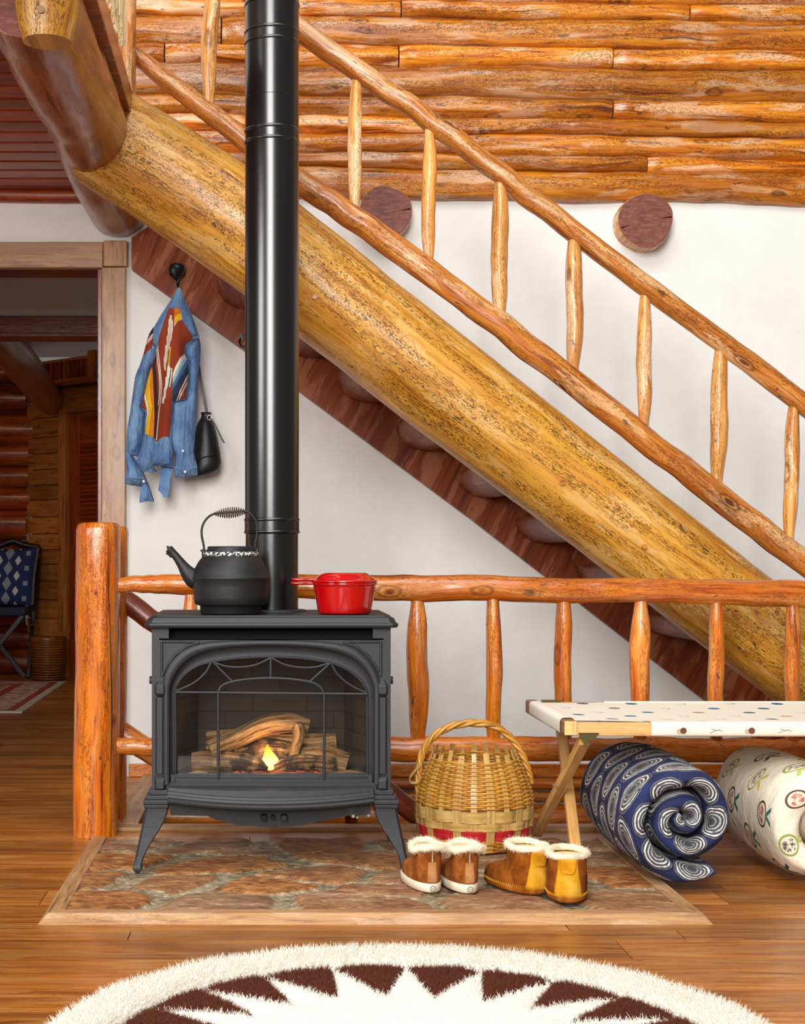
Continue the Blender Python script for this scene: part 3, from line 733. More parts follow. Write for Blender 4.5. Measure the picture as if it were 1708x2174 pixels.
fr = thing('fringed_throw', 'pale string fringe of a throw hanging over the loft edge', 'throw')
mb = MB(); mb.box((-.452, 4.38, 3.05), (.012, .86, .5)); mb.build('throw_cloth', M['rope'], fr, bevel=.004)
mb = MB(); random.seed(5)
for i in range(85):
    y = 4.0+.77*i/84+random.uniform(-.004, .004); zt = 2.82; L = random.uniform(.29, .345)
    x0 = -.452; mb.tube(path([(x0, y, zt), (x0+random.uniform(-.006, .008), y+random.uniform(-.012, .012), zt-L*.5), (x0+random.uniform(-.008, .01), y+random.uniform(-.03, .03), zt-L)], 7), lerp_list([.0045, .004, .0025], 7), 5, False)
fo = mb.build('fringe', M['rope'], fr); fo['kind'] = 'stuff'

# ================================================================== STAIRCASE
random.seed(21)
SD = 5.2
st = thing('log_staircase', 'open log staircase with yellow log stringer climbing left to the loft', 'staircase', group=None)
mb = MB(); n = 110
cen = path([P(215, 285, SD), P(515, 485, SD), P(905, 790, SD), P(1300, 1095, SD), P(1708, 1412, SD), P(2060, 1686, SD)], n)
mb.tube(cen, lerp_list([.176, .182, .176, .167, .162, .16], n), 40, True, 0, .022, 1.2, .12, seed=1.7, flat=.03)
mb.build('stringer', M['stringer'], st)
# wooden pegs in the stringer
for px, py in ((352, 350), (400, 373), (668, 630), (764, 632), (836, 750), (938, 762), (1005, 883), (1107, 886), (1193, 1025), (1292, 1028), (1368, 1160), (1466, 1160), (1560, 1300), (1648, 1300)):
    # peg on the log surface facing the camera
    q = P(px, py, SD); c = min(cen, key=lambda v: (v.x-q.x)**2+(v.z-q.z)**2); off = math.hypot(q.x-c.x, q.z-c.z)
    dep = math.sqrt(max(0, .172**2-off**2)); q = P(px, py, SD-dep-.002)
    mb = MB(); mb.tube([q+Vector((0, -.003, 0)), q+Vector((0, .03, 0))], .0085, 12, True); mb.build('peg', M['rail'], st)
def rail_log(name, pts, rad, n, mat, par, amp=.09, seed=0, flat=.12, seg=20, wob=.006):
    c = path(pts, n)
    c = [p+Vector((wob*nz((i*.35, seed, 0)), wob*nz((i*.35, seed, 4)), wob*nz((i*.35, seed, 8)))) for i, p in enumerate(c)]
    mb = MB(); mb.tube(c, lerp_list(rad, n) if hasattr(rad, '__len__') else [rad]*n, seg, True, 0, amp, 1.1, .35, seed=seed, flat=flat); return mb.build(name, M[mat], par)
RD = 5.24
low = [P(270, 104, RD), P(515, 294, RD), P(640, 388, RD), P(757, 467, RD), P(1000, 645, RD), P(1229, 822, RD), P(1470, 1012, RD), P(1700, 1190, RD), P(1960, 1392, RD)]
upp = [P(380, -135, RD), P(640, 66, RD), P(924, 264, RD), P(1210, 487, RD), P(1500, 704, RD), P(1700, 853, RD), P(1960, 1050, RD)]
rail_log('bottom_rail', low, [.030, .037, .041, .044, .045, .045, .046, .044, .044], 100, 'rail', st, seed=4.2)
rail_log('handrail', upp, [.038, .038, .037, .038, .037, .038, .038], 100, 'rail', st, seed=9.1)
def spindle(name, top, bot, w, mat, par, seed, shape=None):
    n = 26; c = []
    sh = shape or [.62, .72, .9, 1.0, 1.05, 1.0, 1.06, .98, 1.0, .9, .72, .62]
    for i in range(n):
        t = i/(n-1); p = Vector(top).lerp(Vector(bot), t); k = math.sin(PI*t)
        c.append(p+Vector((.010*nz((t*2.2, seed, 0))*k, .008*nz((t*2, seed, 5))*k, 0)))
    mb = MB(); mb.tube(c, [w*q for q in lerp_list(sh, n)], 16, True, 0, .12, 1.2, .5, seed=seed, flat=.14, tint=random.uniform(.3, .75)); return mb.build(name, M[mat], par)
for i, (x, yt, yb, w, dx) in enumerate(((447, -95, 225, 17, -4), (600, 40, 335, 16, 0), (755, 145, 445, 14.5, -4), (908, 262, 560, 14.5, 2), (1058, 372, 680, 17.5, 2), (1215, 490, 790, 18, 0), (1366, 602, 905, 15, 0), (1526, 722, 1025, 17, -5), (1682, 838, 1145, 15, -8))):
    spindle('baluster', P(x+3, yt, RD), P(x+dx, yb+12, RD), w/F*RD*1.03, 'baluster', st, i*3.7+1)
# brown plank fixed along the wall under the treads
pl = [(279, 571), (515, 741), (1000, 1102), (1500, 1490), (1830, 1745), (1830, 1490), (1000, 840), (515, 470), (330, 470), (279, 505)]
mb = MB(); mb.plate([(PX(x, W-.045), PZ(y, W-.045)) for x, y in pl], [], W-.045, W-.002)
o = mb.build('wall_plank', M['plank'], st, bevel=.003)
# grain runs across the plank : UV turned along the slope
uvl = o.data.uv_layers[0].data; sl = math.atan2(-.754, 1)
for l in o.data.loops:
    v = o.data.vertices[l.vertex_index].co; uvl[l.index].uv = (v.x*math.cos(sl+1.75)+v.z*math.sin(sl+1.75), -v.x*math.sin(sl+1.75)+v.z*math.cos(sl+1.75))
# half-log treads between stringer and plank
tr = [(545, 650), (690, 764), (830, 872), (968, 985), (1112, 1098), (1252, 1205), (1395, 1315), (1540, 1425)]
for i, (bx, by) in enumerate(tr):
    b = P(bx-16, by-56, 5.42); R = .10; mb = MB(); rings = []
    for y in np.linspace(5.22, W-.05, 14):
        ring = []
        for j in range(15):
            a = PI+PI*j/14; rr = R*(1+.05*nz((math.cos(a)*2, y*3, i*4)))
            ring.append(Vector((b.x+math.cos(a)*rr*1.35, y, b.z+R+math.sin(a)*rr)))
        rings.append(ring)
    mb.loft(rings, True, True, uvo=(random.random()*9, random.random()*9)); mb.build('tread', M['plank'], st)  # darker plank brown carries the shade under the flight

# two log ends showing in the white wall
for (px, py, r, lab) in ((818, 450, 57, 'sawn round log end in the wall behind the stair balusters'), (1371, 467, 59, 'sawn round log end alone on the white wall at right')):
    yb_, yf = W+.02, W-.085; c0 = P(px, py, yf); c0.y = 0
    root = thing('log_end', lab, 'log', (c0.x, W, c0.z))
    seg = 40; ring = []
    for j in range(seg):
        a = 2*PI*j/seg; rr = r/F*yf*(1+.07*nz((math.cos(a)*1.4, math.sin(a)*1.4, px*.1))+.02*nz((math.cos(a)*5, math.sin(a)*5, px)))
        ring.append((math.cos(a)*rr, math.sin(a)*rr))
    mb = MB(); mb.loft([[Vector((x, yb_-W, z)) for x, z in ring], [Vector((x, yf-W+.006, z)) for x, z in ring], [Vector((x*.97, yf-W, z*.97)) for x, z in ring]][::-1], True, False); mb.build('log_side', M['baluster'], root)
    n_ = len(ring); ring2 = [(x*.97, z*.97) for x, z in ring]; ck = []
    for cdir, cl in ((.12, .55), (3.45, .4)):   # drying checks cut into the face
        ux, uz = math.cos(cdir), math.sin(cdir); rr = r/F*yf*.93; ck.append([(ux*rr+uz*.003, uz*rr-ux*.003), (ux*rr-uz*.003, uz*rr+ux*.003), (ux*rr*(1-cl), uz*rr*(1-cl))])
    mb = MB(); mb.plate(ring2, [c if sum(c[i][0]*c[(i+1) % 3][1]-c[(i+1) % 3][0]*c[i][1] for i in range(3)) > 0 else c[::-1] for c in ck], yf-W, yf-W+.02); mb.build('cut_face', M['endgrain'], root)
    mb = MB(); mb.tube([(0, yf-W+.02, 0), (0, yf-W+.024, 0)], r/F*yf*.9, 24, True); mb.build('check_shadow', M['dead_black'], root)

# ================================================================== FRONT RAILING round the stairwell
random.seed(31)
rg = thing('log_railing', 'varnished log railing with a thick square-hewn end post behind the stove', 'railing')
D = 4.85
def post(px, d, r, ztop, zbot, seed, seg=10, name='post'):
    mb = MB(); n = 40; x = PX(px, d)
    zs = list(np.linspace(zbot, ztop-.022, n-2))+[ztop-.004, ztop]
    rad = [r]*(n-2)+[r*.93, r*.78]
    c = [(x+.006*nz((z*2, seed, 0))-.008*(1-(z-zbot)/(ztop-zbot)), d+.004*nz((z*2, seed, 5)), z) for z in zs]
    mb.tube(c, rad, 26, True, 0, .07, 1.2, .25, seed=seed, flat=.10, up=(1, 0, 0)); return mb.build(name, M['post'], rg)
post(208, D, .0735, PZ(1110, D), 0, 2.2)
cr = MB(); cr.tube(path([P(229, 1122, D-.0715), P(230, 1250, D-.0725), P(233, 1330, D-.0725), P(237, 1480, D-.0725), P(236, 1600, D-.072), P(233, 1700, D-.072)], 40), lerp_list([.0006, .0016, .0012, .0022, .0014, .0005], 40), 6, True, 0, .3, seed=3); cr.build('drying_crack', M['dead_black'], rg)
post(239, 5.09, .058, PZ(1118, 5.09), 0, 6.4)
TD = D-.055
rail_log('top_rail', [P(250, 1240, TD), P(420, 1241, TD), P(700, 1246, TD), P(1000, 1250, TD), P(1350, 1254, TD), P(1708, 1260, TD), P(1950, 1262, TD)], [.024, .035, .041, .042, .040, .044, .042], 110, 'railing', rg, seed=5.5, wob=.005)
rail_log('bottom_rail', [P(250, 1586, TD), P(420, 1588, TD), P(700, 1590, TD), P(1000, 1590, TD), P(1350, 1592, TD), P(1708, 1596, TD), P(1950, 1598, TD)], [.026, .035, .041, .040, .038, .04, .04], 110, 'railing', rg, seed=15.5, wob=.005)
shp = [.55, .7, .95, 1.05, 1.08, 1.02, 1.06, 1.04, 1.0, .92, .75, .6]
for i, (x, w, dx, s) in enumerate(((405, 20, 0, shp), (565, 18, 0, None), (725, 18, 0, None), (885, 21, 2, shp), (1046, 16, 2, None), (1196, 18, 0, None), (1360, 20, -2, shp), (1520, 15.5, 0, None), (1682, 15.5, 0, None))):
    spindle('baluster', P(x, 1262, TD), P(x+dx, 1580, TD), w/F*TD*1.03, 'railing', rg, i*5.1+2, s or [.75, .85, .98, 1.0, 1.0, 1.02, 1.05, .98, 1.0, .98, .9, .8])
# sloping rails of the flight going down
hr = thing('descending_rail', 'pair of sloping log rails leading down the stairwell behind the stove', 'railing')
HD = 5.10
rail_log('upper_rail', [P(240, 1258, HD), P(560, 1480, HD), P(860, 1712, HD), P(1000, 1815, HD)], .036, 50, 'darkred', hr, seed=25)
rail_log('lower_rail', [P(240, 1545, HD), P(400, 1650, HD), P(560, 1765, HD), P(680, 1850, HD)], .040, 40, 'railing', hr, seed=26)
for i, (x, ya, yb_) in enumerate(((420, 1385, 1665), (585, 1500, 1780), (745, 1620, 1900))):
    spindle('baluster', P(x, ya, HD), P(x, yb_, HD), .022, 'darkred', hr, 60+i)

# ================================================================== HEARTH
random.seed(11); np.random.seed(11)
hx0, hx1, hy0, hy1, HZ = -.555, 1.085, 3.66, 4.70, .022
he = thing('stone_hearth', 'low flagstone hearth pad with a weathered wood frame on the floor', 'hearth')
seeds = [(-.40, 3.86), (-.12, 3.85), (.22, 3.84), (.33, 3.97), (.62, 3.85), (.90, 3.86), (-.46, 4.08), (-.28, 4.05), (-.02, 4.02), (.12, 4.16), (.46, 4.12), (.72, 4.10), (.98, 4.12), (-.42, 4.35), (-.12, 4.28), (.30, 4.36), (.62, 4.36), (.92, 4.40), (-.45, 4.60), (-.15, 4.56), (.16, 4.60), (.48, 4.60), (.8, 4.62), (1.02, 4.6)]
ang = [random.uniform(-.2, .2) for _ in seeds]; sid = [random.random() for _ in seeds]; sid[0] = .95; sid[6] = .8; sid[8] = .9; sid[2] = .5; sid[5] = .55; sid[7] = .6
fw = .055
xs = np.linspace(hx0+fw, hx1-fw, 300); ys = np.linspace(hy0+fw, hy1-.02, 200)
vs = []; stn = []; sdv = []
for y in ys:
    for x in xs:
        wx = x+.05*nz((x, y, 0), 5)+.02*nz((x, y, 3), 14); wy = y+.05*nz((x, y, 9), 5)+.02*nz((x, y, 7), 14)
        d1_ = d2_ = 9; b = 0
        for k, (sx, sy) in enumerate(seeds):
            dd = math.hypot((wx-sx)*.62, wy-sy)
            if dd < d1_: d2_ = d1_; d1_ = dd; b = k
            elif dd < d2_: d2_ = dd
        e = (d2_-d1_); a = smooth(.018, .05, e); stn.append(a); sdv.append(sid[b])
        h = HZ-.012+.011*a+.005*a*nz((x+b*3, y, 0), 9)+.003*nz((x, y*2.2, 5), 30)
        vs.append((x, y, h))
nx = len(xs); fs = [(j*nx+i, j*nx+i+1, (j+1)*nx+i+1, (j+1)*nx+i) for j in range(len(ys)-1) for i in range(nx-1)]
mb = MB(); mb.add(vs, fs, None, 0, True); nb = len(mb.v); mb.box(((hx0+hx1)/2, (hy0+hy1)/2, .003), (hx1-hx0-.02, hy1-hy0-.02, .004))
so = mb.build('stone_slab', M['stone'], he)
a = so.data.attributes.new('stone', 'FLOAT', 'POINT'); a.data.foreach_set('value', stn+[0]*8)
a = so.data.attributes.new('sid', 'FLOAT', 'POINT'); a.data.foreach_set('value', sdv+[0]*8)
def frame_board(p0, p1, p2, p3):
    """mitred board with a bevelled outer edge; p0-p1 outer edge, p3-p2 inner edge"""
    mb = MB(); L = (Vector(p1)-Vector(p0)).length; z = HZ+.002
    o0, o1, i1, i0 = [Vector((q[0], q[1], 0)) for q in (p0, p1, p2, p3)]
    a0 = o0.lerp(i0, .35); a1 = o1.lerp(i1, .35)
    up = Vector((0, 0, z)); vs = [o0, o1, a1+up, a0+up, i1+up, i0+up, i1, i0]
    u = random.random()*9; fs = [(0, 1, 2, 3), (3, 2, 4, 5), (5, 4, 6, 7), (1, 6, 4, 2), (0, 3, 5, 7)]
    uvs = [[(u, 0), (u+L, 0), (u+L, .03), (u, .03)], [(u, .03), (u+L, .03), (u+L, .07), (u, .07)], [(u, .07), (u+L, .07), (u+L, .1), (u, .1)], [(0, 0)]*4, [(0, 0)]*4]
    mb.add(vs, fs, uvs, 0, False, random.uniform(.5, .8)); mb.build('frame_board', M['trimwood'], he, bevel=.002)
frame_board((hx0, hy0), (hx1, hy0), (hx1-fw-.004, hy0+fw+.004), (hx0+fw+.004, hy0+fw+.004))
frame_board((hx1, hy0), (hx1, hy1), (hx1-fw-.004, hy1), (hx1-fw-.004, hy0+fw+.004))
frame_board((hx0, hy1), (hx0, hy0), (hx0+fw+.004, hy0+fw+.004), (hx0+fw+.004, hy1))
# ================================================================== STOVE
random.seed(41)
SY = 4.157; SX = PX(575, SY); SZ = HZ+.003
sv = thing('gas_stove', 'black cast iron stove with arched glass door on the stone hearth', 'stove', (SX, SY, SZ))
k_ = F/SY
def X(px): return (px-575)/k_
def Z(py): return EYE-(py-CY)/F*SY-SZ
def P2(l): return [(X(a), Z(b)) for a, b in l]
DEP = .44
# opening outline (clockwise from bottom left in the photo)
op = [(372, 1645), (372, 1540), (372, 1468), (378, 1450), (392, 1432), (415, 1416), (435, 1409), (470, 1402), (515, 1397), (575, 1395), (635, 1397.5), (682, 1404), (715, 1412), (740, 1424), (760, 1440), (773, 1456), (779, 1472), (780, 1540), (780, 1645)]
lip = [(360, 1662), (360, 1540), (360, 1470), (363, 1452), (372, 1432), (387, 1412), (410, 1394), (445, 1381), (500, 1373.5), (575, 1371), (650, 1374), (705, 1382), (742, 1395), (766, 1413), (782, 1434), (791, 1455), (793, 1474), (793, 1540), (793, 1662)]
outl = [(346, 1668), (346, 1540), (346, 1468), (346, 1445), (353, 1421), (367, 1399), (392, 1377), (432, 1364), (495, 1359.5), (575, 1358.5), (655, 1360), (718, 1366), (758, 1379), (783, 1401), (798, 1423), (806, 1446), (807, 1470), (807, 1540), (807, 1668)]
def dens(l, m=4):
    q = path([Vector((a, b, 0)) for a, b in l], (len(l)-1)*m+1); return [(v.x, v.y) for v in q]
op_, lip_, out_ = dens(op), dens(lip), dens(outl)
mb = MB()
slot = [(358, 1356), (358, 1334), (791, 1334), (791, 1356)]
mb.plate(P2([(322, 1690), (829, 1690), (829, 1330), (322, 1330)]), [P2(lip_)[::-1] if False else P2(lip_), P2(slot)], 0, .018)
mb.build('front_plate', M['iron'], sv, bevel=.002)
# raised band of the arch and the recess that steps back to the glass
mb = MB()
mb.loft([[Vector((x, y, z)) for x, z in P2(pp)] for pp, y in ((out_, .0005), ([(a*.93+c*.07, b*.93+d_*.07) for (a, b), (c, d_) in zip(out_, lip_)], -.008), ([(a*.5+c*.5, b*.5+d_*.5) for (a, b), (c, d_) in zip(out_, lip_)], -.010), ([(a*.1+c*.9, b*.1+d_*.9) for (a, b), (c, d_) in zip(out_, lip_)], -.0085), (lip_, -.004), (lip_, .012))], False, False, sm=True)
mb.build('arch_band', M['iron'], sv)
dr = MB()
dr.loft([[Vector((x, y, z)) for x, z in P2(pp)] for pp, y in ((lip_, .013), ([(a*.75+c*.25, b*.75+d_*.25) for (a, b), (c, d_) in zip(lip_, op_)], .017), ([(a*.12+c*.88, b*.12+d_*.88) for (a, b), (c, d_) in zip(lip_, op_)], .022), (op_, .020), (op_, .045))], False, False)
dr.box((X(576), .02, Z(1655)), (X(790)-X(362), .03, Z(1645)-Z(1665)))
door = dr.build('door', M['iron'], sv)
mb = MB()
def bar2(pts, r=.0036, n=20, y=.006, sm=True):
    q = [Vector((X(a), y, Z(b))) for a, b in pts]; mb.tube(path(q, n) if sm and len(q) > 2 else q, r, 8, True)
bar2([(372, 1470), (780, 1474)], .0038); bar2([(463, 1472), (463, 1654)], .0038, y=.003); bar2([(688, 1474), (688, 1656)], .0038, y=.003)
bar2([(463, 1472), (470, 1457), (493, 1447.5), (535, 1441.5), (575, 1440), (616, 1442), (657, 1448), (679, 1458), (688, 1474)], .0042)
bar2([(452, 1406), (493, 1447)], .0038); bar2([(574.5, 1396), (574.5, 1440)], .0038); bar2([(700, 1409), (657, 1448)], .0038)
bar2([(455, 1407), (480, 1415), (513, 1416.5), (545, 1411), (574, 1397)]); bar2([(576, 1397), (605, 1411.5), (640, 1417.5), (672, 1416), (698, 1408)])
bar2([(448, 1406), (436, 1428), (411, 1450), (375, 1467)]); bar2([(704, 1411), (716, 1431), (741, 1453), (778, 1472)])
bar2(op, .0032, 70, .012); bar2([(371, 1665), (372, 1650), (780, 1652), (781, 1667)], .003, sm=False); bar2([(371, 1668), (781, 1670)], .003)
mb.build('grille', M['iron'], door)
mb = MB(); mb.plate(P2(op), [], .030, .034); mb.build('glass_pane', M['glass'], door)
# corner spandrels (raised ribs and inner panel)
for sg in (1, -1):
    def mir(l): return [((a if sg == 1 else 1151-a), b) for a, b in l]
    tri = mir([(343, 1362), (423, 1363), (395, 1373), (372, 1390), (355, 1412), (343, 1436)])
    mb = MB(); q = [Vector((X(a), -.002, Z(b))) for a, b in tri]; 
    for a, b in zip(q, q[1:]+q[:1]): mb.tube([a, b], .0036, 8, True)
    mb.build('spandrel_rib', M['iron'], sv)
# pillars with faceted blocks
for sg in (1, -1):
    def MX(px): return X(px) if sg == 1 else -X(px)+2*X(575.5)
    mb = MB()
    for zt, zb in ((1480, 1642),):
        mb.loft([[Vector((MX(330), -.001, Z(y))), Vector((MX(333), -.009, Z(y))), Vector((MX(345), -.009, Z(y))), Vector((MX(349), -.001, Z(y)))] for y in (zt, zb)], False, False, sm=False)
    for zt, zm, zn, zb in ((1445, 1455, 1472, 1481), (1646, 1656, 1672, 1684)):
        r = []
        for y, e in ((zt, -.002), (zm, -.014), (zn, -.014), (zb, -.004)):
            s_ = 6 if y in (zt, zb) and y < 1500 else 0
            r.append([Vector((MX(328+s_), -.0, Z(y))), Vector((MX(332+s_*.7), e, Z(y))), Vector((MX(348-s_*.5), e, Z(y))), Vector((MX(353-s_*.6), -.0, Z(y)))])
        mb.loft(r, False, True, sm=False)
    mb.build('pillar', M['iron'], sv, bevel=.0015)
    # corner foot moulding and leg, front and rear
    for back in (0, 1):
        yy = DEP if back else 0; fy = -1 if not back else 1
        mb = MB()
        for (x0, x1, za, zb2, o) in ((316, 358, 1676, 1688, .010), (310, 359, 1687, 1697, .018), (305, 359, 1696, 1706, .024), (307, 358, 1706, 1714, .020)):
            xa, xb = MX(x0), MX(x1); y0 = yy+fy*o; y1 = yy-fy*.05
            mb.box(((xa+xb)/2, (y0+y1)/2, (Z(za)+Z(zb2))/2), (abs(xb-xa), abs(y1-y0), Z(za)-Z(zb2)))
        mb.build('foot_moulding', M['iron'], sv, bevel=.003)
        mb = MB(); rings = []
        for y, xl, xr, o, th in ((1712, 309, 357, .016, .06), (1722, 308, 356, .016, .058), (1738, 305, 351, .017, .054), (1756, 301, 342, .019, .048), (1775, 297, 329, .022, .042), (1795, 293, 317, .026, .036), (1815, 289, 307, .030, .032), (1832, 286, 302, .034, .030), (1838, 284, 303, .036, .032), (1843, 284, 302, .036, .032), (1846, 288, 299, .033, .024), (1850, 290, 298, .032, .02)):
            xa, xb = MX(xl), MX(xr); y0 = yy+fy*o; y1 = y0-fy*th; z = Z(y); ch = .006 if y < 1830 else .002
            sx = 1 if xb > xa else -1
            r = [(xa, y0-fy*ch), (xa+sx*ch, y0), (xb-sx*.002, y0), (xb, y0-fy*.003), (xb, y1), (xa, y1)]
            rings.append([Vector((a, b, z)) for a, b in r])
        mb.loft(rings, True, True, sm=False); mb.build('leg', M['iron'], sv, bevel=.0015, angle=40)
# body panels
mb = MB(); xl, xr = X(322), X(829); zb_, zt_ = Z(1690), Z(1331)
for x in (xl+.008, xr-.008): mb.box((x, DEP/2+.009, (zb_+zt_)/2), (.016, DEP-.02, zt_-zb_))
mb.box(((xl+xr)/2, DEP-.008, (zb_+zt_)/2), (xr-xl, .016, zt_-zb_)); mb.box(((xl+xr)/2, DEP/2+.01, zb_+.006), (xr-xl, DEP-.02, .012))
mb.build('body', M['iron'], sv, bevel=.002)
for x in (xl-.004, xr+.004):
    mb = MB(); mb.tube([(x-.006, .05, Z(1447)), (x+.006, .05, Z(1447))], .011, 10, True); mb.build('side_bolt', M['iron'], sv)
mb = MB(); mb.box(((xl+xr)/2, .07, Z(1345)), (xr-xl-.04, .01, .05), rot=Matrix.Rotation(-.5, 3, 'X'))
mb.box(((xl+xr)/2, .045, Z(1357)), (xr-xl-.04, .09, .004)); mb.build('air_slot', M['dead_black'], sv)
# moulded top plate
mb = MB()
def slab(x0, x1, ya, yb, fo, bo=.02, mi=0):
    a, b = X(x0), X(x1); ch = .016; y0, y1 = -fo, DEP+bo
    ring = [(a+ch, y0), (b-ch, y0), (b, y0+ch), (b, y1-ch), (b-ch, y1), (a+ch, y1), (a, y1-ch), (a, y0+ch)]
    return [Vector((x, y, Z(ya))) for x, y in ring], [Vector((x, y, Z(yb))) for x, y in ring]
lay = [(316, 834, 1333, .012), (308, 842, 1332, .022), (306, 845, 1327, .025), (307, 844, 1323, .024), (311, 840, 1321.5, .020), (312, 838, 1317, .019), (315, 836, 1312, .016), (322, 829, 1309, .011), (323, 828, 1306.5, .008)]
rings = [slab(a, b, y, y, o)[0] for a, b, y, o in lay]
mb.loft(rings, True, True, sm=False); mb.build('top_plate', M['iron'], sv, bevel=.0012, angle=20)
TOPZ_ = SZ+Z(1306.5)
# bulging ledge under the door
mb = MB(); rings = []
for y, o, x0, x1 in ((1668, .006, 358, 791), (1671, .014, 358, 791), (1677, .016, 358, 791), (1678, .020, 357, 792), (1683, .022, 357, 792), (1684, .026, 357, 792), (1689, .028, 357, 792), (1690, .024, 357, 792), (1692, .026, 357, 792), (1697, .033, 357, 792), (1701, .031, 357, 792), (1704, .022, 358, 791)):
    ring = []; a, b = X(x0), X(x1); m = 28
    for j in range(m+1):
        t = -1+2*j/m; xx = (a+b)/2+(b-a)/2*t; ring.append(Vector((xx, -o-.030*(1-t*t), Z(y)-.014*(1-t*t)*(.35 if y < 1672 else 1))))
    ring += [Vector((b, .02, Z(y))), Vector((a, .02, Z(y)))]; rings.append(ring)
mb.loft(rings[::-1], True, True, sm=False); mb.build('ledge', M['iron'], sv)
mb = MB(); mb.plate(P2([(361, 1731), (440, 1733), (455, 1740), (500, 1752), (575, 1757), (640, 1753), (690, 1742), (735, 1733), (786, 1731), (786, 1690), (361, 1690)]), [], .004, .02); mb.build('skirt', M['iron_dark'], sv, bevel=.002)
for (px, py, r, L, mt) in ((748, 1729, .006, .03, 'steel'), (757, 1733, .004, .02, 'steel'), (781, 1729, .005, .02, 'steel'), (560, 1735, .010, .012, 'dead_black'), (579, 1735, .007, .012, 'dead_black'), (603, 1735, .010, .014, 'iron_dark')):
    mb = MB(); mb.tube([(X(px), .006, Z(py)), (X(px), .0-L*.5, Z(py)), (X(px), -L, Z(py))], [r, r, r*.8], 12, True); mb.build('valve' if mt == 'steel' else 'control_knob', M[mt], sv)
# firebox lining
mb = MB(); yb = .30
def quad(a, b, c, d_, u, v): mb.add([a, b, c, d_], [(0, 1, 2, 3)], [[(0, 0), (u, 0), (u, v), (0, v)]], 0, False)
fl, frr, zb2, zt2 = X(352), X(800), Z(1650), Z(1362)
quad((X(410), yb, zb2), (X(742), yb, zb2), (X(742), yb, zt2), (X(410), yb, zt2), .43, .37)
quad((fl, .035, zb2), (X(410), yb, zb2), (X(410), yb, zt2), (fl, .035, zt2), .28, .37)
quad((X(742), yb, zb2), (frr, .035, zb2), (frr, .035, zt2), (X(742), yb, zt2), .28, .37)
quad((fl, .035, zt2), (X(410), yb, zt2), (X(742), yb, zt2), (frr, .035, zt2), .43, .28)
mb.build('firebox_lining', M['brick'], sv)
mb = MB(); mb.box(((fl+frr)/2, .16, zb2+.0005), (frr-fl-.03, .25, .001), 0); mb.build('firebox_floor', M['brick'], sv)
mb = MB(); vs = []; nx_, ny_ = 60, 24; el, er_ = X(480), X(690)
for j in range(ny_+1):
    for i in range(nx_+1):
        x = el+(er_-el)*i/nx_; y = .04+.20*j/ny_; vs.append((x, y, zb2+.006+.008*nz((x, y, 0), 40)+.006*nz((x, y, 4), 90)))
mb.add(vs, [(j*(nx_+1)+i, j*(nx_+1)+i+1, (j+1)*(nx_+1)+i+1, (j+1)*(nx_+1)+i) for j in range(ny_) for i in range(nx_)], None, 0, True); mb.build('ember_bed', M['ember'], sv)
mb = MB(); fz = Z(1646); h = (Z(1588)-fz)
mb.lathe([(max(.0004, v.x*1.25), v.z) for v in path([(r, 0, z) for r, z in [(.0005, 0), (.008, .003), (.014, .009), (.0185, .018), (.0195, .027), (.0175, .036), (.0135, .045), (.0095, .054), (.0065, .062), (.0035, .070), (.0005, h)]], 40)], 28, sq=.6)
for i, v in enumerate(mb.v): mb.v[i] = (v[0]+.006*math.sin(v[2]*70)*(v[2]/.07), v[1], v[2])
fo = mb.build('flame', M['flame'], sv); fo.location = (X(572), .085, fz)
fl_ = bpy.data.lights.new('fire_glow', 'POINT'); fl_.energy = .7; fl_.color = (1, .62, .3); fl_.shadow_soft_size = .03
fg = bpy.data.objects.new('fire_glow', fl_); C.objects.link(fg); fg.location = (SX+X(572), SY+.05, SZ+fz+.085)
# ceramic logs lying in the firebox
def fire_log(label, pts, rad, mat, seed, branch=None, amp=.28):
    mb = MB(); n = 36; c = path([P(a, b, SY+d) for a, b, d in pts], n); mb.tube(c, lerp_list(rad, n), 20, True, 0, amp, 1.5, .6, seed=seed)
    if branch: c = path([P(a, b, SY+d) for a, b, d in branch[0]], 16); mb.tube(c, lerp_list(branch[1], 16), 16, True, 0, amp, 1.5, .8, seed=seed+3)
    o = mb.build('ceramic_log', M[mat]); tag(o, label, 'log', 'ceramic logs in the stove'); return o
fire_log('tan ceramic log lying across the back of the stove fire', [(438, 1574, .20), (520, 1574, .20), (620, 1582, .20), (713, 1577, .20)], [.030, .036, .034, .028], 'firelog', 1)
fire_log('crooked tan ceramic log with a downward branch on top of the stove fire', [(445, 1590, .12), (500, 1570, .13), (550, 1546, .14), (590, 1536, .145), (625, 1534, .15), (656, 1540, .15)], [.022, .026, .028, .028, .026, .020], 'firelog', 5, ([(632, 1540, .13), (634, 1565, .12), (626, 1590, .11), (622, 1614, .10)], [.020, .017, .014, .014]))
fire_log('short tan ceramic log at the front left of the stove fire', [(407, 1618, .12), (440, 1617, .12), (488, 1620, .115)], [.026, .030, .028], 'firelog', 9)
fire_log('charred dark ceramic log left of the flame in the stove', [(468, 1616, .085), (520, 1620, .085), (568, 1632, .085)], [.030, .031, .015], 'charlog', 13)
fire_log('charred dark ceramic log right of the flame in the stove', [(583, 1634, .08), (630, 1624, .08), (712, 1626, .085)], [.016, .026, .024], 'charlog', 17)
fire_log('tan ceramic log sloping at the front right of the stove fire', [(640, 1606, .14), (690, 1608, .13), (738, 1622, .12)], [.024, .032, .030], 'firelog', 21)
fire_log('dark charred ceramic log in the middle behind the flame', [(500, 1600, .16), (570, 1594, .16), (640, 1600, .16)], [.03, .036, .03], 'charlog', 29)
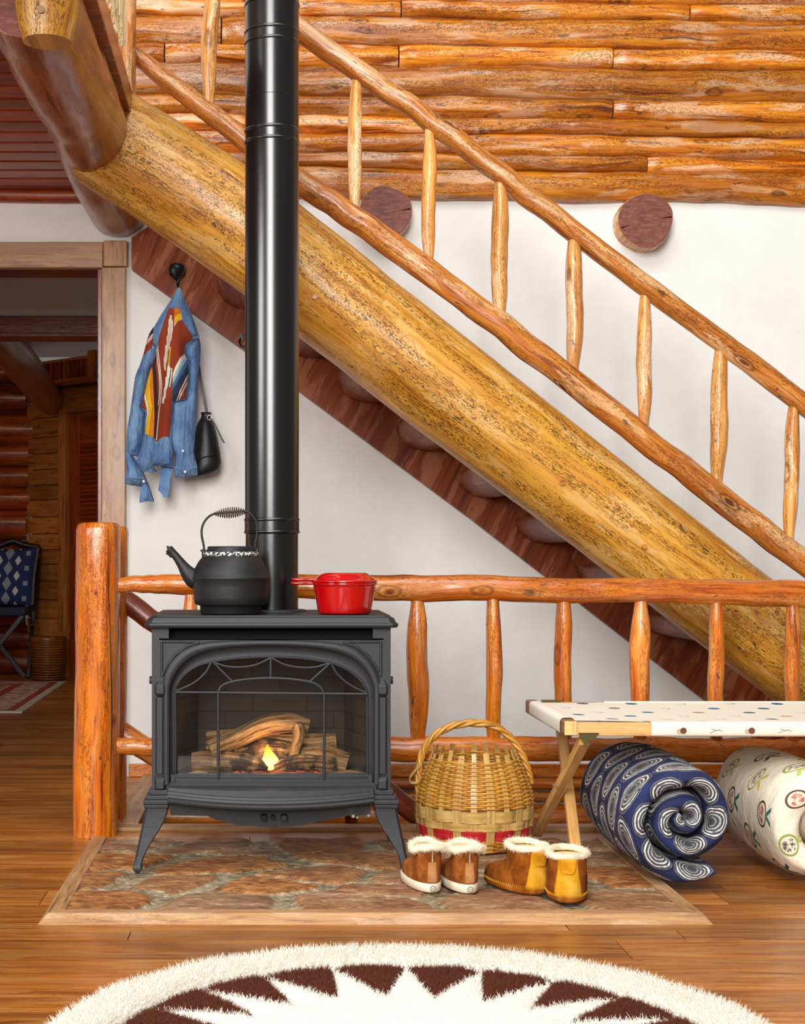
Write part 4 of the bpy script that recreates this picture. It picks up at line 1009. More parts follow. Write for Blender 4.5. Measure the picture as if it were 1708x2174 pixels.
for a, b, s, lb2 in ((402, 440, 1, 'flat tan chip at the left end of the stove fire'), (700, 772, 2, 'flat tan chip at the right end of the stove fire')):
    mb = MB(); mb.tube(path([P(a, 1643, SY+.07), P((a+b)/2, 1640, SY+.07), P(b, 1642, SY+.07)], 12), lerp_list([.006, .012, .006], 12), 10, True, 0, .3, sq=.6, seed=s); tag(mb.build('ceramic_chip', M['firelog']), lb2, 'log')

# stove pipe
PD = SY+.315; pr = 58/F*PD
def pz(py): return PZ(py, PD-pr)
pp = thing('stove_pipe', 'tall matte black stove pipe rising from the stove top', 'pipe', (PX(577, PD), PD, TOPZ_))
def zl(py): return pz(py)-TOPZ_
mb = MB(); mb.lathe([(pr*.965, 0.001), (pr*.965, zl(1129))], 64); mb.lathe([(pr*1.0, zl(1131)), (pr*1.0, zl(1101))], 64); mb.build('lower_pipe', M['enamel_pipe'], pp)
mb = MB(); mb.lathe([(pr*.985, zl(1102)), (pr*.985, zl(196))], 64); mb.lathe([(pr*.985, zl(196)), (pr*.976, zl(195.4)), (pr*.976, zl(194.9)), (pr*.985, zl(194.3))], 64, sharp=True); mb.lathe([(pr*.985, zl(194.3)), (pr*.985, zl(60))], 64); mb.build('main_pipe', M['enamel_pipe'], pp)
mb = MB(); mb.lathe([(pr*.985, zl(60)), (pr*.985, 3.2)], 64); mb.build('upper_pipe', M['enamel_pipe'], pp)
for a in (1129, 1102.5, 288.5, 264, 75.5, 51.5, -8):
    mb = MB(); z = zl(a); q = pr*.985; mb.lathe([(q-.002, z-.006), (q+.0012, z-.0045), (q+.003, z-.0012), (q+.003, z+.0012), (q+.0012, z+.0045), (q-.002, z+.006)], 64); mb.build('collar_ring', M['enamel_pipe'], pp)
mb = MB(); mb.lathe([(pr*1.28, .0005), (pr*1.28, .004), (pr*1.2, .006), (pr*.95, .007)], 48); mb.build('pipe_flange', M['iron'], pp)

# ================================================================== KETTLE
KD = SY+.095; kk = F/KD
kt = thing('kettle', 'black cast iron kettle with a coiled wire handle on the stove top', 'kettle', (PX(490, KD), KD, TOPZ_+.0008))
def kz(py): return (1306.3-py)/kk
def kp(px, py, dy=0): return Vector(((px-490)/kk, dy, kz(py)))
mb = MB(); mb.lathe([(max(r, .01)/kk, kz(y)) for r, y in ((0, 1306), (63, 1306), (65, 1303), (65.5, 1289), (72, 1287), (77, 1284), (79, 1270), (81, 1250), (82, 1234), (84, 1231.5), (84.5, 1229.5), (83, 1227.5), (80.5, 1220), (76, 1208), (70, 1197), (63, 1188), (58, 1183))], 56); mb.build('body', M['kettle'], kt)
mb = MB(); mb.lathe([(r/kk, kz(y)) for r, y in ((58, 1185), (60, 1182), (59.5, 1177), (57, 1175), (50, 1174.5))], 48); mb.build('rim', M['crust'], kt)
mb = MB(); mb.lathe([(r/kk, kz(y)) for r, y in ((54, 1177), (52, 1175), (50.5, 1170), (50, 1164.5), (47, 1163), (.01, 1162.5))], 48); mb.build('lid', M['kettle'], kt)
mb = MB(); mb.tube(path([kp(424, 1236), kp(410, 1230), kp(397, 1217), kp(387, 1203), kp(377, 1189), kp(367, 1177), kp(358, 1168)], 30), [q/kk for q in lerp_list([27, 25, 18, 13, 10.5, 9.5, 10.5], 30)], 18, False, sq=.85)
mb.tube(path([kp(368, 1178), kp(360, 1169), kp(354, 1162)], 8), [q/kk for q in lerp_list([8, 6, 1], 8)], 10, True); mb.tube(path([kp(366, 1181), kp(359, 1178), kp(352, 1179)], 8), [q/kk for q in lerp_list([8, 6, 1], 8)], 10, True)
mb.build('spout', M['kettle'], kt)
for px, s_ in ((432, -1), (546, 1)):
    mb = MB(); mb.tube(path([kp(px-s_*4, 1192), kp(px-s_*1, 1183), kp(px, 1174), kp(px, 1168)], 10), [q/kk for q in lerp_list([6, 5, 4, 2.5], 10)], 8, True); mb.tube([kp(px-7, 1172), kp(px+7, 1172)], 2/kk, 8, True); mb.build('ear', M['kettle'], kt)
mb = MB(); mb.tube(path([kp(433, 1172), kp(432, 1160), kp(428, 1140), kp(429, 1122), kp(438, 1105), kp(455, 1094), kp(490, 1090), kp(523, 1089), kp(537, 1100), kp(545, 1116), kp(545, 1140), kp(541, 1160), kp(544, 1172)], 60), 2.4/kk, 8, True)
hb = mb.build('bail_handle', M['kettle'], kt)
mb = MB(); c = []; NT_ = 15
for i in range(NT_*14+1):
    t = i/(NT_*14); a = t*NT_*2*PI; r = (3+8.5*math.sin(PI*t)**.9)/kk; b = kp(455+69*t, 1094-5*t)
    c.append(b+Vector((0, math.cos(a)*r, math.sin(a)*r)))
mb.tube(c, 1.0/kk, 5, True); mb.build('coil_grip', M['wire'], hb)

# ================================================================== RED SAUCEPAN
pn = thing('red_saucepan', 'glossy red enamel saucepan with a skillet lid on the stove top', 'saucepan', (PX(731, KD), KD, TOPZ_+.0008))
def rz(py): return (1307.5-py)/kk
mb = MB(); mb.lathe([(max(r, .02)/kk, rz(y)) for r, y in ((0, 1307), (52, 1307), (55.5, 1305), (57, 1301), (59.5, 1287), (62.5, 1270), (65.5, 1252), (66.5, 1246.5), (68.5, 1245.5), (69, 1243), (68, 1241.5))], 64); body = mb.build('pot', M['red'], pn)
mb = MB(); mb.lathe([(max(r, .02)/kk, rz(y)) for r, y in ((66, 1241.2), (69, 1240.5), (69.8, 1238), (68, 1236), (64, 1234.5), (59, 1230), (52, 1224), (47.5, 1221), (45, 1220.3), (0, 1220))], 64); lid = mb.build('lid', M['red'], pn)
for par, y, x0 in ((lid, 1234.5, 619), (body, 1242.5, 617)):
    mb = MB(); rings = []
    for px, w, h in ((x0, 5, 2), (x0+2, 9, 3.4), (x0+8, 11.5, 3.8), (x0+30, 10, 3.6), (x0+55, 9, 3.6), (x0+70, 13, 3.8), (x0+82, 20, 3.2)):
        rings.append([Vector(((px-731)/kk, math.cos(a)*w/kk, rz(y)+math.sin(a)*h/kk)) for a in [2*PI*j/16 for j in range(16)]])
    mb.loft(rings, True, True); mb.build('handle', M['red'], par)
# ================================================================== BASKET
random.seed(51)
BD = 4.56; bk = F/BD
bs = thing('wicker_basket', 'round golden wicker basket with a red band and tall handle on the hearth', 'basket', (PX(1006, BD), BD, HZ+.006))
def bz(py): return (1800-py)/bk
prof = [(108, 1798), (113, 1790), (117, 1775), (120.5, 1755), (122.5, 1735), (124, 1715), (122, 1695), (117.5, 1675), (110.5, 1655), (102.5, 1637), (95, 1622), (90, 1610), (86, 1598)]
def br(py):
    for (r0, y0), (r1, y1) in zip(prof, prof[1:]):
        if y1 <= py <= y0: t = (y0-py)/(y0-y1); return r0+(r1-r0)*t
    return prof[0][0] if py > prof[0][1] else prof[-1][0]
NS = 22
def strand(mb, py, ht, th, off, flat_, seg=8, amp=2.2, mi=0):
    n = NS*8; rings = []
    for i in range(n):
        a = 2*PI*i/n; w = math.cos(a*NS/2+off*PI)
        r = (br(py)+amp*max(-1, min(1, w*1.6)))/bk; c = Vector((math.cos(a)*r, math.sin(a)*r, bz(py)+.0012*noise.noise(Vector((math.cos(a)*4, math.sin(a)*4, py*.2)))))
        er = Vector((math.cos(a), math.sin(a), 0)); sl = (br(py-ht/bk*0-4)-br(py+4))/8.0; ez = Vector((er.x*sl, er.y*sl, 1)).normalized()
        rings.append([c+er*math.cos(b)*th+ez*math.sin(b)*ht for b in [2*PI*j/seg+PI/seg for j in range(seg)]])
    vs = [v for r in rings for v in r]; fs = []; uv = []; u0 = random.random()*9; v0 = random.random()
    for i in range(n):
        i2 = (i+1) % n
        for j in range(seg):
            j2 = (j+1) % seg; fs.append((i*seg+j, i2*seg+j, i2*seg+j2, i*seg+j2)[::-1]); uu = i/n*1.0; uu2 = (i+1)/n
            uv.append([(uu+u0, v0+j*ht*.7), (uu2+u0, v0+j*ht*.7), (uu2+u0, v0+(j+1)*ht*.7), (uu+u0, v0+(j+1)*ht*.7)][::-1])
    mb.add(vs, fs, uv, mi, not flat_)
mb = MB(); q = 0; py = 1618
while py < 1713:
    strand(mb, py, .0031, .0026, q, False); py += 3.9 if py < 1690 else 4.2; q += 1
for py in (1778, 1782, 1786, 1790.5, 1795, 1799): strand(mb, py, .0032, .0028, q, False); q += 1
mb.build('woven_strands', M['wicker'], bs)
mb = MB(); strand(mb, 1726, .024, .0022, 0, True, 4, 2.6); strand(mb, 1747, .0165, .0022, 1, True, 4, 2.6); mb.build('splint_band', M['splint'], bs)
mb = MB(); strand(mb, 1765, .0225, .0022, 0, True, 4, 2.6); mb.build('red_band', M['redsplint'], bs)
mb = MB()
for i in range(NS):
    a = 2*PI*(i)/NS; wv = .0125 if i % 2 else .0088; top = 1598+random.uniform(-3, 10); rings = []
    pys = np.linspace(1800, top, 26)
    for k, py in enumerate(pys):
        r = (br(py))/bk; er = Vector((math.cos(a), math.sin(a), 0)); et = Vector((-er.y, er.x, 0)); w2 = wv*(br(py)/124); c = er*r+Vector((0, 0, bz(py)))
        rings.append([c-et*w2-er*.0012, c+et*w2-er*.0012, c+et*w2+er*.0012, c-et*w2+er*.0012])
    mb.loft(rings, True, True, sm=False, uvo=(random.random()*5, random.random()*5))
mb.build('stakes', M['splint'], bs)
mb = MB(); mb.lathe([(.001, .004), (.15, .004), (.152, .001)], 40); mb.build('base', M['splint'], bs)
def bp(px, py, dy=0): return Vector(((px-1006)/bk, dy, bz(py)))
arch = path([bp(884, 1720, -.02), bp(885, 1690, -.02), bp(886, 1655, -.02), bp(892, 1618, -.01), bp(911, 1583, 0), bp(950, 1555, 0), bp(1003, 1545, 0), bp(1053, 1554, 0), bp(1090, 1584, 0), bp(1110, 1617, -.005), bp(1121, 1648, -.01), bp(1128, 1672, -.015)], 120)
mb = MB()
rad = lerp_list([.004, .008, .0105, .0115, .0115, .0115, .0118, .0115, .011, .0105, .0095, .006], 120)
for s in range(3):
    c = []
    for i, p in enumerate(arch):
        t = (arch[min(i+1, 119)]-arch[max(i-1, 0)]).normalized(); nb = Vector((0, 1, 0)); nn = t.cross(nb).normalized(); a = i*.30+s*2*PI/3
        c.append(p+(nn*math.cos(a)+nb*math.sin(a))*rad[i]*.48)
    mb.tube(c, [r*.62 for r in rad], 8, True, sq=1)
mb.build('handle', M['wicker'], bs)
mb = MB(); lp_ = [bp(890, 1630, -.03), bp(876, 1645, -.03), bp(866, 1660, -.03), bp(872, 1668, -.032), bp(884, 1666, -.035), bp(890, 1655, -.035)]
c = path(lp_, 30)
mb.loft([[p+Vector((0, -.001, .0))+Vector((.0, .008, .003)), p+Vector((0, -.008, -.003)), p+Vector((.0015, -.008, -.003)), p+Vector((.0015, .008, .003))] for p in c], True, True, sm=False); mb.build('splint_loop', M['splint'], bs)
for i in range(6):
    mb = MB(); a = random.uniform(PI, 2*PI); r = br(1612)/bk; z = bz(1612)+random.uniform(-.004, .012); p = Vector((math.cos(a)*r, math.sin(a)*r, z)); t = Vector((-math.sin(a), math.cos(a), 0)); u = random.choice((-1, 1))
    mb.tube(path([p, p+t*.025*u+Vector((0, -.006, .006)), p+t*.05*u+Vector((0, -.004, random.uniform(-.004, .016)))], 8), .0011, 5, True)
    mb.build('loose_end', M['wicker'], bs)

# ================================================================== BOOTS
def boot(name, label, loc, rz, style, seed, lean=0, grp=None):
    root = thing(name, label, 'boot', loc, rz, grp); root.rotation_euler = (lean, 0, rz)
    if style == 'a':
        lv = [(.022, -.030, .200, .0405), (.035, -.033, .200, .0420), (.050, -.034, .190, .0420), (.062, -.033, .170, .0405), (.075, -.031, .125, .0385), (.088, -.029, .085, .0365), (.100, -.027, .060, .0345), (.116, -.028, .054, .0355), (.136, -.034, .058, .0405)]
        mu, patch = 'suede', 'suede_l'
    else:
        lv = [(.012, -.036, .185, .0500), (.022, -.040, .186, .0525), (.038, -.041, .184, .0530), (.052, -.040, .172, .0520), (.066, -.038, .140, .0505), (.080, -.036, .098, .0490), (.094, -.035, .078, .048), (.112, -.035, .074, .0485), (.130, -.036, .074, .050)]
        mu, patch = 'suede_b', 'suede_y'
    lv = [(z*(.84 if style == 'a' else .86) if z > .025 else z, a_, b_, c_) for z, a_, b_, c_ in lv]
    def S(t, a, off=0):
        """t along the levels 0..1, a angle (0 = toe)"""
        n = len(lv)-1; u = t*n; i = min(int(u), n-1); u -= i
        z, yb, yf, hw = [lv[i][k]*(1-u)+lv[i+1][k]*u for k in range(4)]
        # heel half and toe half of the outline share one widest line
        ym = yb+max(hw*1.05, (yf-yb)*.42); wob = 1+.03*nz((math.cos(a)*2, math.sin(a)*2, t*3+seed), 1)
        ca, sa = math.cos(a), math.sin(a); L = (yf-ym) if ca > 0 else (ym-yb)
        rx = hw*(abs(sa)**.9)*(1 if sa > 0 else -1)*wob; ry = L*(abs(ca)**.9)*(1 if ca > 0 else -1)
        taper = 1-.14*max(0, -ca) if style == 'a' else 1-.05*max(0, -ca)
        nx_, ny_ = sa, ca
        return Vector((rx*taper+nx_*off, ym+ry+ny_*off, z))
    NA = 48; NL = 22
    mb = MB(); mb.loft([[S(t, 2*PI*j/NA) for j in range(NA)] for t in np.linspace(0, 1, NL)], True, False)
    mb.loft([[S(1-.12*k, 2*PI*j/NA, -.006) for j in range(NA)] for k in range(4)], True, False)
    mb.build('upper', M[mu], root)
    # sole
    mb = MB()
    zs = ((.0, -.003), (.003, .003), (.02, .0035), (.0235, .0015)) if style == 'a' else ((.0, -.004), (.004, .002), (.010, .003), (.014, .001))
    rings = []
    for z, off in zs:
        r = []
        for j in range(NA):
            p = S(0, 2*PI*j/NA, off); p.z = z; r.append(p)
        rings.append(r)
    mb.loft(rings, True, True); mb.build('sole', M['rubber' if style == 'a' else 'suede_b'], root, )
    if style != 'a':   # whip-stitched welt
        mb = MB()
        for j in range(0, 92):
            a = 2*PI*j/92; p = S(.02, a, .0015); q = S(.12, a+.03, .0018); mb.tube([p, (p+q)/2+Vector((math.sin(a), math.cos(a), 0))*.0016, q], .0012, 5, True)
        o = mb.build('welt_stitches', M['suede_y'], root)
    # heel patch, seam, pull tab
    def patchm(nm, a0, a1, t0, t1, off, mat, w0=1.0, w1=1.0, rnd=False):
        mb = MB(); na, nt = 12, 14; vs = []
        for i in range(nt+1):
            t = t0+(t1-t0)*i/nt; w = w0+(w1-w0)*i/nt
            if rnd: w *= math.sqrt(max(0.04, 1-max(0, (1-i/nt)*1.7-.7)**2))
            for j in range(na+1):
                a = (a0+a1)/2+(a1-a0)*w*(j/na-.5); e = off if 0 < j < na and 0 < i < nt else off*.25; vs.append(S(t, a, e))
        mb.add(vs, [(i*(na+1)+j, i*(na+1)+j+1, (i+1)*(na+1)+j+1, (i+1)*(na+1)+j) for i in range(nt) for j in range(na)], None, 0, True); return mb.build(nm, M[mat], root)
    if style == 'a':
        patchm('heel_strip', PI-.32, PI+.32, .06, .68, .0022, patch)
        mb = MB()
        for k in range(11):
            t = .70+.27*k/11; mb.tube([S(t, PI-.03, .001), S(t+.012, PI+.03, .001)], .0009, 5, True)
        mb.build('back_seam', M['rubber'], root)
        # small round stamp on the heel of the sole
        mb = MB(); p = S(0, PI, .0044); p.z = .0115
        mb.tube([p+Vector((math.cos(a)*.0075, 0, math.sin(a)*.0075)) for a in [2*PI*j/24 for j in range(24)]], .0006, 5, closed=True)
        for k in range(16):
            a = 2*PI*k/16; mb.box(p+Vector((math.cos(a)*.0058, 0, math.sin(a)*.0058)), (.0009, .0008, .0009))
        for k in range(3): mb.box(p+Vector(((k-1)*.0021, 0, 0)), (.0012, .0008, .0016))
        mb.build('heel_stamp', M['ink'], root)
    else:
        patchm('heel_patch', PI-.62, PI+.62, .02, .97, .0022, patch, 1.15, .8); patchm('pull_tab', PI-.42, PI+.42, .66, 1.0, .0075, 'suede_y', .95, 1.0, True)
    # woolly cuff
    mb = MB(); rings = []; hr_ = .0092 if style == 'a' else .0085
    for j in range(NA):
        a = 2*PI*j/NA; dz = (.012*math.cos(2*a)-.010+.014*nz((math.cos(a)*2, math.sin(a)*2, seed), 1)) if style == 'a' else (.012*max(0, math.cos(a))+.005*nz((math.cos(a)*2, math.sin(a)*2, seed), 1))
        rings.append(S(1, a, .002 if style == 'a' else -.003)+Vector((0, 0, .004+dz*.5)))
    mb.tube(rings, [hr_*(1+.25*nz((math.cos(2*PI*j/NA)*3, math.sin(2*PI*j/NA)*3, seed+4), 1)) for j in range(NA)], 10, closed=True, sq=1.0)
    fo = mb.build('wool_cuff', [M['wool']], root); hair(fo, 3600, .013 if style == 'a' else .011, .0008, 1, int(seed), 1.3, 0, .002)
    mb = MB(); mb.loft([[S(1, 2*PI*j/NA, -.010) for j in range(NA)], [S(.75, 2*PI*j/NA, -.014) for j in range(NA)], [S(.5, 2*PI*j/NA, -.016) for j in range(NA)]], True, True); mb.build('wool_lining', M['wool_in'], root)
    return root
BZ0 = HZ+.003
boot('winter_boot', 'brown suede boot with white rubber sole, nearest the stove leg', (PX(911, 3.925), 3.925, BZ0), math.radians(10), 'a', 3, grp='brown suede boots with white soles')
boot('winter_boot', 'brown suede boot with white rubber sole, second from the stove leg', (PX(990, 3.915), 3.915, BZ0), math.radians(9), 'a', 8, grp='brown suede boots with white soles')
boot('slipper_boot', 'tan slipper boot with mustard heel patch, turned sideways with its toe showing', (PX(1128, 3.905), 3.905, BZ0), math.radians(27), 'b', 14, grp='tan slipper boots')
boot('slipper_boot', 'tan slipper boot with mustard heel patch, the rightmost boot on the hearth', (PX(1204, 3.81), 3.81, BZ0), math.radians(-9), 'b', 19, grp='tan slipper boots')

# ================================================================== CAMP COT
random.seed(61)
ct = thing('camp_cot', 'folding wooden camp cot with printed canvas top standing over the bedrolls', 'cot', (1.5, 4.4, 0))
def cp(x, y, z): return (x-1.5, y-4.4, z)
CZ = .442; yn, yf_ = 4.10, 4.70; xe = .812; XR_ = 2.35
mb = MB(); mb.box(cp((xe+.03+XR_)/2, yn+.012, CZ-.018), (XR_-xe-.03, .026, .036), tint=.5); mb.build('side_rail', M['cotwood'], ct, bevel=.003)
mb = MB(); mb.box(cp((xe+.03+XR_)/2, yf_-.012, CZ-.018), (XR_-xe-.03, .026, .036), tint=.5); mb.build('side_rail', M['cotwood'], ct, bevel=.003)
for x in (xe, XR_):
    mb = MB(); mb.box(cp(x+.014, (yn+yf_)/2, CZ-.014), (.036, yf_-yn+.012, .042), tint=.5); eb = mb.build('end_bar', M['cotend'], ct, bevel=.006)
    mb = MB(); mb.box(cp(x+.014, yn-.007, CZ-.014), (.033, .003, .038), tint=.9); mb.build('cut_end', M['cotwood'], eb, bevel=.005)
# canvas : stretched sheet with scooped corners + sleeves round the rails
xa, xb = xe+.004, XR_; sc = .20
out = [(xa, yn+.05)]+[(xa+.035+sc*t, yn+.045-.03*(t**2)) for t in np.linspace(0.05, 1, 8)]+[(xb, yn+.012), (xb, yf_-.012)]+[(xa+.035+sc*.98*t, yf_-.045+.03*(t**2)) for t in np.linspace(1, .05, 8)]+[(xa, yf_-.07)]
gpts = [Vector(p) for p in out]; n0 = len(gpts)
for x in np.arange(xa+.03, xb, .03):
    for y in np.arange(yn+.03, yf_-.02, .03):
        if pip(x, y, out) and dist_poly(x, y, out) > .008: gpts.append(Vector((x, y)))
res = delaunay_2d_cdt(gpts, [], [list(range(n0))], 1, 1e-6)
def sag(x, y): return -.010*math.sin(PI*(y-yn)/(yf_-yn))*min(1, (x-xa)*4+.2)+.002*nz((x, y, 0), 6)
mb = MB()
for dz, rev in ((.0015, False), (-.001, True)):
    vs = [cp(p.x, p.y, CZ+dz+sag(p.x, p.y)) for p in res[0]]
    fs = [tuple(f) if not rev else tuple(reversed(f)) for f in res[2]]
    mb.add(vs, fs, [[(res[0][i].x, res[0][i].y) for i in f] for f in fs], 0, True)
def sleeve(pts_fn, n, axis_len, u0):
    rings = []
    for i in range(n+1): rings.append(pts_fn(i/n))
    mb.loft(rings, True, False, uvo=(u0, 0), mi=1)
def sec(cx_, cz_, hw, hh, m=16):
    o = []
    for j in range(m):
        a = 2*PI*j/m+PI/m; s, c = math.sin(a), math.cos(a); o.append((cx_+hw*(abs(c)**.5)*(1 if c > 0 else -1), cz_+hh*(abs(s)**.5)*(1 if s > 0 else -1)))
    return o
x0s = xa+.035+sc-.004
sleeve(lambda t: [Vector(cp(x0s+(xb-x0s)*t, y, z)) for y, z in sec(yn+.0125, CZ-.0175, .0155, .0205)], 30, 1, .3)
sleeve(lambda t: [Vector(cp(x0s+(xb-x0s)*t, y, z)) for y, z in sec(yf_-.0125, CZ-.0175, .0155, .0205)], 30, 1, .9)
sleeve(lambda t: [Vector(cp(x, yn+.04+(yf_-.075-yn-.04)*t, z)) for x, z in sec(xe+.014, CZ-.0135, .0205, .0235)], 20, 1, .1)
cv = mb.build('canvas', [M['canvas'], M['canvas_plain']], ct)
# acorn and twig prints on the front hem
for px in (1447, 1592, 1737):
    mb = MB(); c = P(px, 1552, yn-.0035)
    def disc(ox, oz, rx, rz_, m): mb.add([cp(c.x+ox+math.cos(a)*rx, c.y, c.z+oz+math.sin(a)*rz_) for a in [2*PI*j/18 for j in range(18)]], [tuple(range(18))], None, m, False)
    disc(-.006, -.001, .009, .0072, 1); c = c+Vector((0, -.0002, 0)); disc(.004, .0008, .0088, .0088, 0); mb.build('acorn_print', [M['acorn_cap'], M['acorn_nut']], cv)
for px in (1520, 1666):
    mb = MB(); q = lambda a, b: Vector(cp(*P(a, b, yn-.0034)))
    for pl_ in ([(px-14, 1556), (px-6, 1553), (px+4, 1550), (px+14, 1553)], [(px-10, 1547), (px, 1551), (px+8, 1549)]): mb.tube(path([q(*s) for s in pl_], 8), .0006, 4, True)
    mb.build('twig_print', M['ink'], cv)
# crossed legs
def leg(p0, p1): 
    mb = MB(); mb.bar(cp(*p0), cp(*p1), .026, .030, up=(1, 0, 0), tint=.45); mb.build('leg', M['cotwood'], ct, bevel=.003)
lA0 = P(1240, 1572, 4.125); lA1 = P(1138, 1772, 4.69); lA1.z = HZ+.012
lB0 = P(1192, 1556, 4.66); lB1 = P(1226, 1842, 4.17); lB1.z = HZ+.010
leg(lA0, lA1); leg(lB0, lB1)
leg((2.2, 4.125, .42), (2.2, 4.69, .015)); leg((2.24, 4.66, .42), (2.24, 4.17, .015))
pv = (lA0+lA1)/2; mb = MB(); q = P(1175, 1668, 4.36); mb.tube([Vector(cp(*q))+Vector((0, -.02, 0)), Vector(cp(*q))+Vector((0, .01, 0))], .004, 10, True); mb.build('pivot_bolt', M['steel'], ct)
mb = MB(); b = [P(1226, 1557, 4.10), P(1268, 1557, 4.10), P(1264, 1566, 4.10), P(1248, 1573, 4.10), P(1247, 1584, 4.10), P(1239, 1584, 4.10), P(1237, 1571, 4.10)]
mb.plate([(v.x-1.5, v.z) for v in b][::-1], [], 4.093-4.4, 4.098-4.4); mb.box(cp(PX(1247, 4.11), 4.108, PZ(1557, 4.1)), (.054, .03, .004)); mb.build('corner_bracket', M['olive'], ct, bevel=.001)
mb = MB(); mb.box(cp(PX(1168, 4.69), 4.683, CZ-.012), (.06, .006, .040)); mb.build('corner_bracket', M['olive'], ct, bevel=.001)

# ================================================================== BEDROLLS
def bedroll(name, label, mat, loc, y0, y1, R, th, turns, seed, start, sqz=1.0, rot=0):
    """a thick quilt rolled up : spiral strip with puffy rounded edges, axis along y"""
    root = thing(name, label, 'bedroll', loc)
    NSP = int(turns*60); m = 30; L = y1-y0; verts = []; uvs_ = []
    # strip cross-section : rounded rectangle (y, normal)
    per = []
    for j in range(m):
        a = 2*PI*j/m; c, s = math.cos(a), math.sin(a)
        per.append((abs(c)**.35*(1 if c > 0 else -1), abs(s)**.55*(1 if s > 0 else -1)))
    # perimeter coordinate (metres) starting on the outside face
    dl = [0]
    for j in range(m):
        p, q = per[j], per[(j+1) % m]; dl.append(dl[-1]+math.hypot((q[0]-p[0])*L/2, (q[1]-p[1])*th/2))
    s_len = 0; prev = None; rings = []
    for i in range(NSP+1):
        t = i/NSP; ang = start-t*turns*2*PI; r = R-th/2-(th*1.02)*turns*t
        r = max(r, th*.34); tk = th*(1+.16*nz((t*turns*2.6, seed, 0)))*(1 if t > .03 else .55+15*t)*(1 if t < .96 else .7)
        rr = r*(1+.035*nz((math.cos(ang)*1.3, math.sin(ang)*1.3, seed)))
        c = Vector((math.cos(ang)*rr, 0, math.sin(ang)*rr*sqz)); nrm = Vector((math.cos(ang), 0, math.sin(ang)))
        if prev is not None: s_len += (c-prev).length
        prev = c; ring = []; pull = .018*nz((t*turns*2.2, seed+3, 1))-.012*t*turns/3
        for j in range(m):
            yy = per[j][0]*L/2; f = per[j][1]
            w = .010*noise.noise(Vector((s_len*9, yy*9+seed, f*2)))+.005*noise.noise(Vector((s_len*22, yy*16+seed, f*3)))
            puff = .78+.22*math.cos(per[j][0]*PI/2)**.5 if abs(per[j][0]) < 1 else .78
            ring.append(c+nrm*(f*tk/2*puff+w*(1 if abs(per[j][0]) < .97 else .6))+Vector((0, (y0+y1)/2+yy-pull*(1 if per[j][0] < 0 else -1)*abs(per[j][0])+.008*noise.noise(Vector((s_len*14, f*2, seed+per[j][0]))), 0)))
        rings.append((s_len, ring))
    vs = [v for _, r in rings for v in r]; fs = []; uv = []
    for i in range(len(rings)-1):
        for j in range(m):
            j2 = (j+1) % m; fs.append((i*m+j, i*m+j2, (i+1)*m+j2, (i+1)*m+j)[::-1])
            a, b = rings[i][0], rings[i+1][0]; uv.append([(a, dl[j]+.026), (a, dl[j+1]+.026), (b, dl[j+1]+.026), (b, dl[j]+.026)][::-1])
    mb = MB(); mb.add(vs, fs, uv, 0, True)
    mb.add(rings[0][1], [tuple(range(m))], None, 0, False); mb.add(rings[-1][1], [tuple(range(m))[::-1]], None, 0, False)
    o = mb.build('rolled_quilt', M[mat], root); ss = o.modifiers.new('smooth', 'SUBSURF'); ss.levels = 1; ss.render_levels = 1
    return root
bedroll('bedroll', 'rolled navy quilt with silver ringed medallions under the cot', 'medallion', (1.112, 0, .196), 3.98, 4.62, .187, .068, 2.45, 3.3, math.radians(-62), .98)
bedroll('bedroll', 'rolled cream quilt with small badge prints at the right edge under the cot', 'motif', (1.515, 0, .188), 4.0, 4.64, .197, .104, 1.8, 8.1, math.radians(-100), .92)

# ================================================================== SHEEPSKIN RUG
random.seed(71)
RX, RY, RR = .265, 2.656, .685; r1 = .556; r2 = .335; NTR = 22; OFF = math.radians(11.6)
rug = thing('sheepskin_rug', 'round white sheepskin rug with brown triangles in a sunburst on the floor', 'rug', (RX, RY, 0))
def puff_mesh(name, poly, mat, h, count, length, seed, res=.018, grow=0):
    gp = [Vector(p) for p in poly]; n0 = len(gp)
    xs_ = [p[0] for p in poly]; ys_ = [p[1] for p in poly]
    for x in np.arange(min(xs_), max(xs_), res):
        for y in np.arange(min(ys_), max(ys_), res):
            if pip(x, y, poly) and dist_poly(x, y, poly) > res*.4: gp.append(Vector((x+random.uniform(-.3, .3)*res*.4, y)))
    r = delaunay_2d_cdt(gp, [], [list(range(n0))], 1, 1e-6); vs = []
    for p in r[0]:
        d = dist_poly(p.x, p.y, poly); e = 1-math.exp(-d/.012)
        vs.append((p.x, p.y, .010+h*(.25+.75*e)+.004*e*nz((p.x, p.y, seed), 22)))
    mb = MB(); fs = [tuple(f) if ((r[0][f[1]]-r[0][f[0]]).cross(r[0][f[2]]-r[0][f[0]]) > 0) else tuple(reversed(f)) for f in r[2]]
    mb.add(vs, fs, None, 0, True)
    # rim wall down to the floor
    n = n0; ring = [(p[0], p[1], .010+h*.25) for p in poly]+[(p[0], p[1], .0015) for p in poly]
    mb.add(ring, [(i, n+i, n+(i+1) % n, (i+1) % n) for i in range(n)], None, 0, True)
    o = mb.build(name, M[mat], rug)
    if count: hair(o, count, length, .0011, 1, seed, 1.2, 0, .0015)
    return o
def pol(r, a): return (math.sin(a)*r, math.cos(a)*r)
st_a = 2*PI/NTR
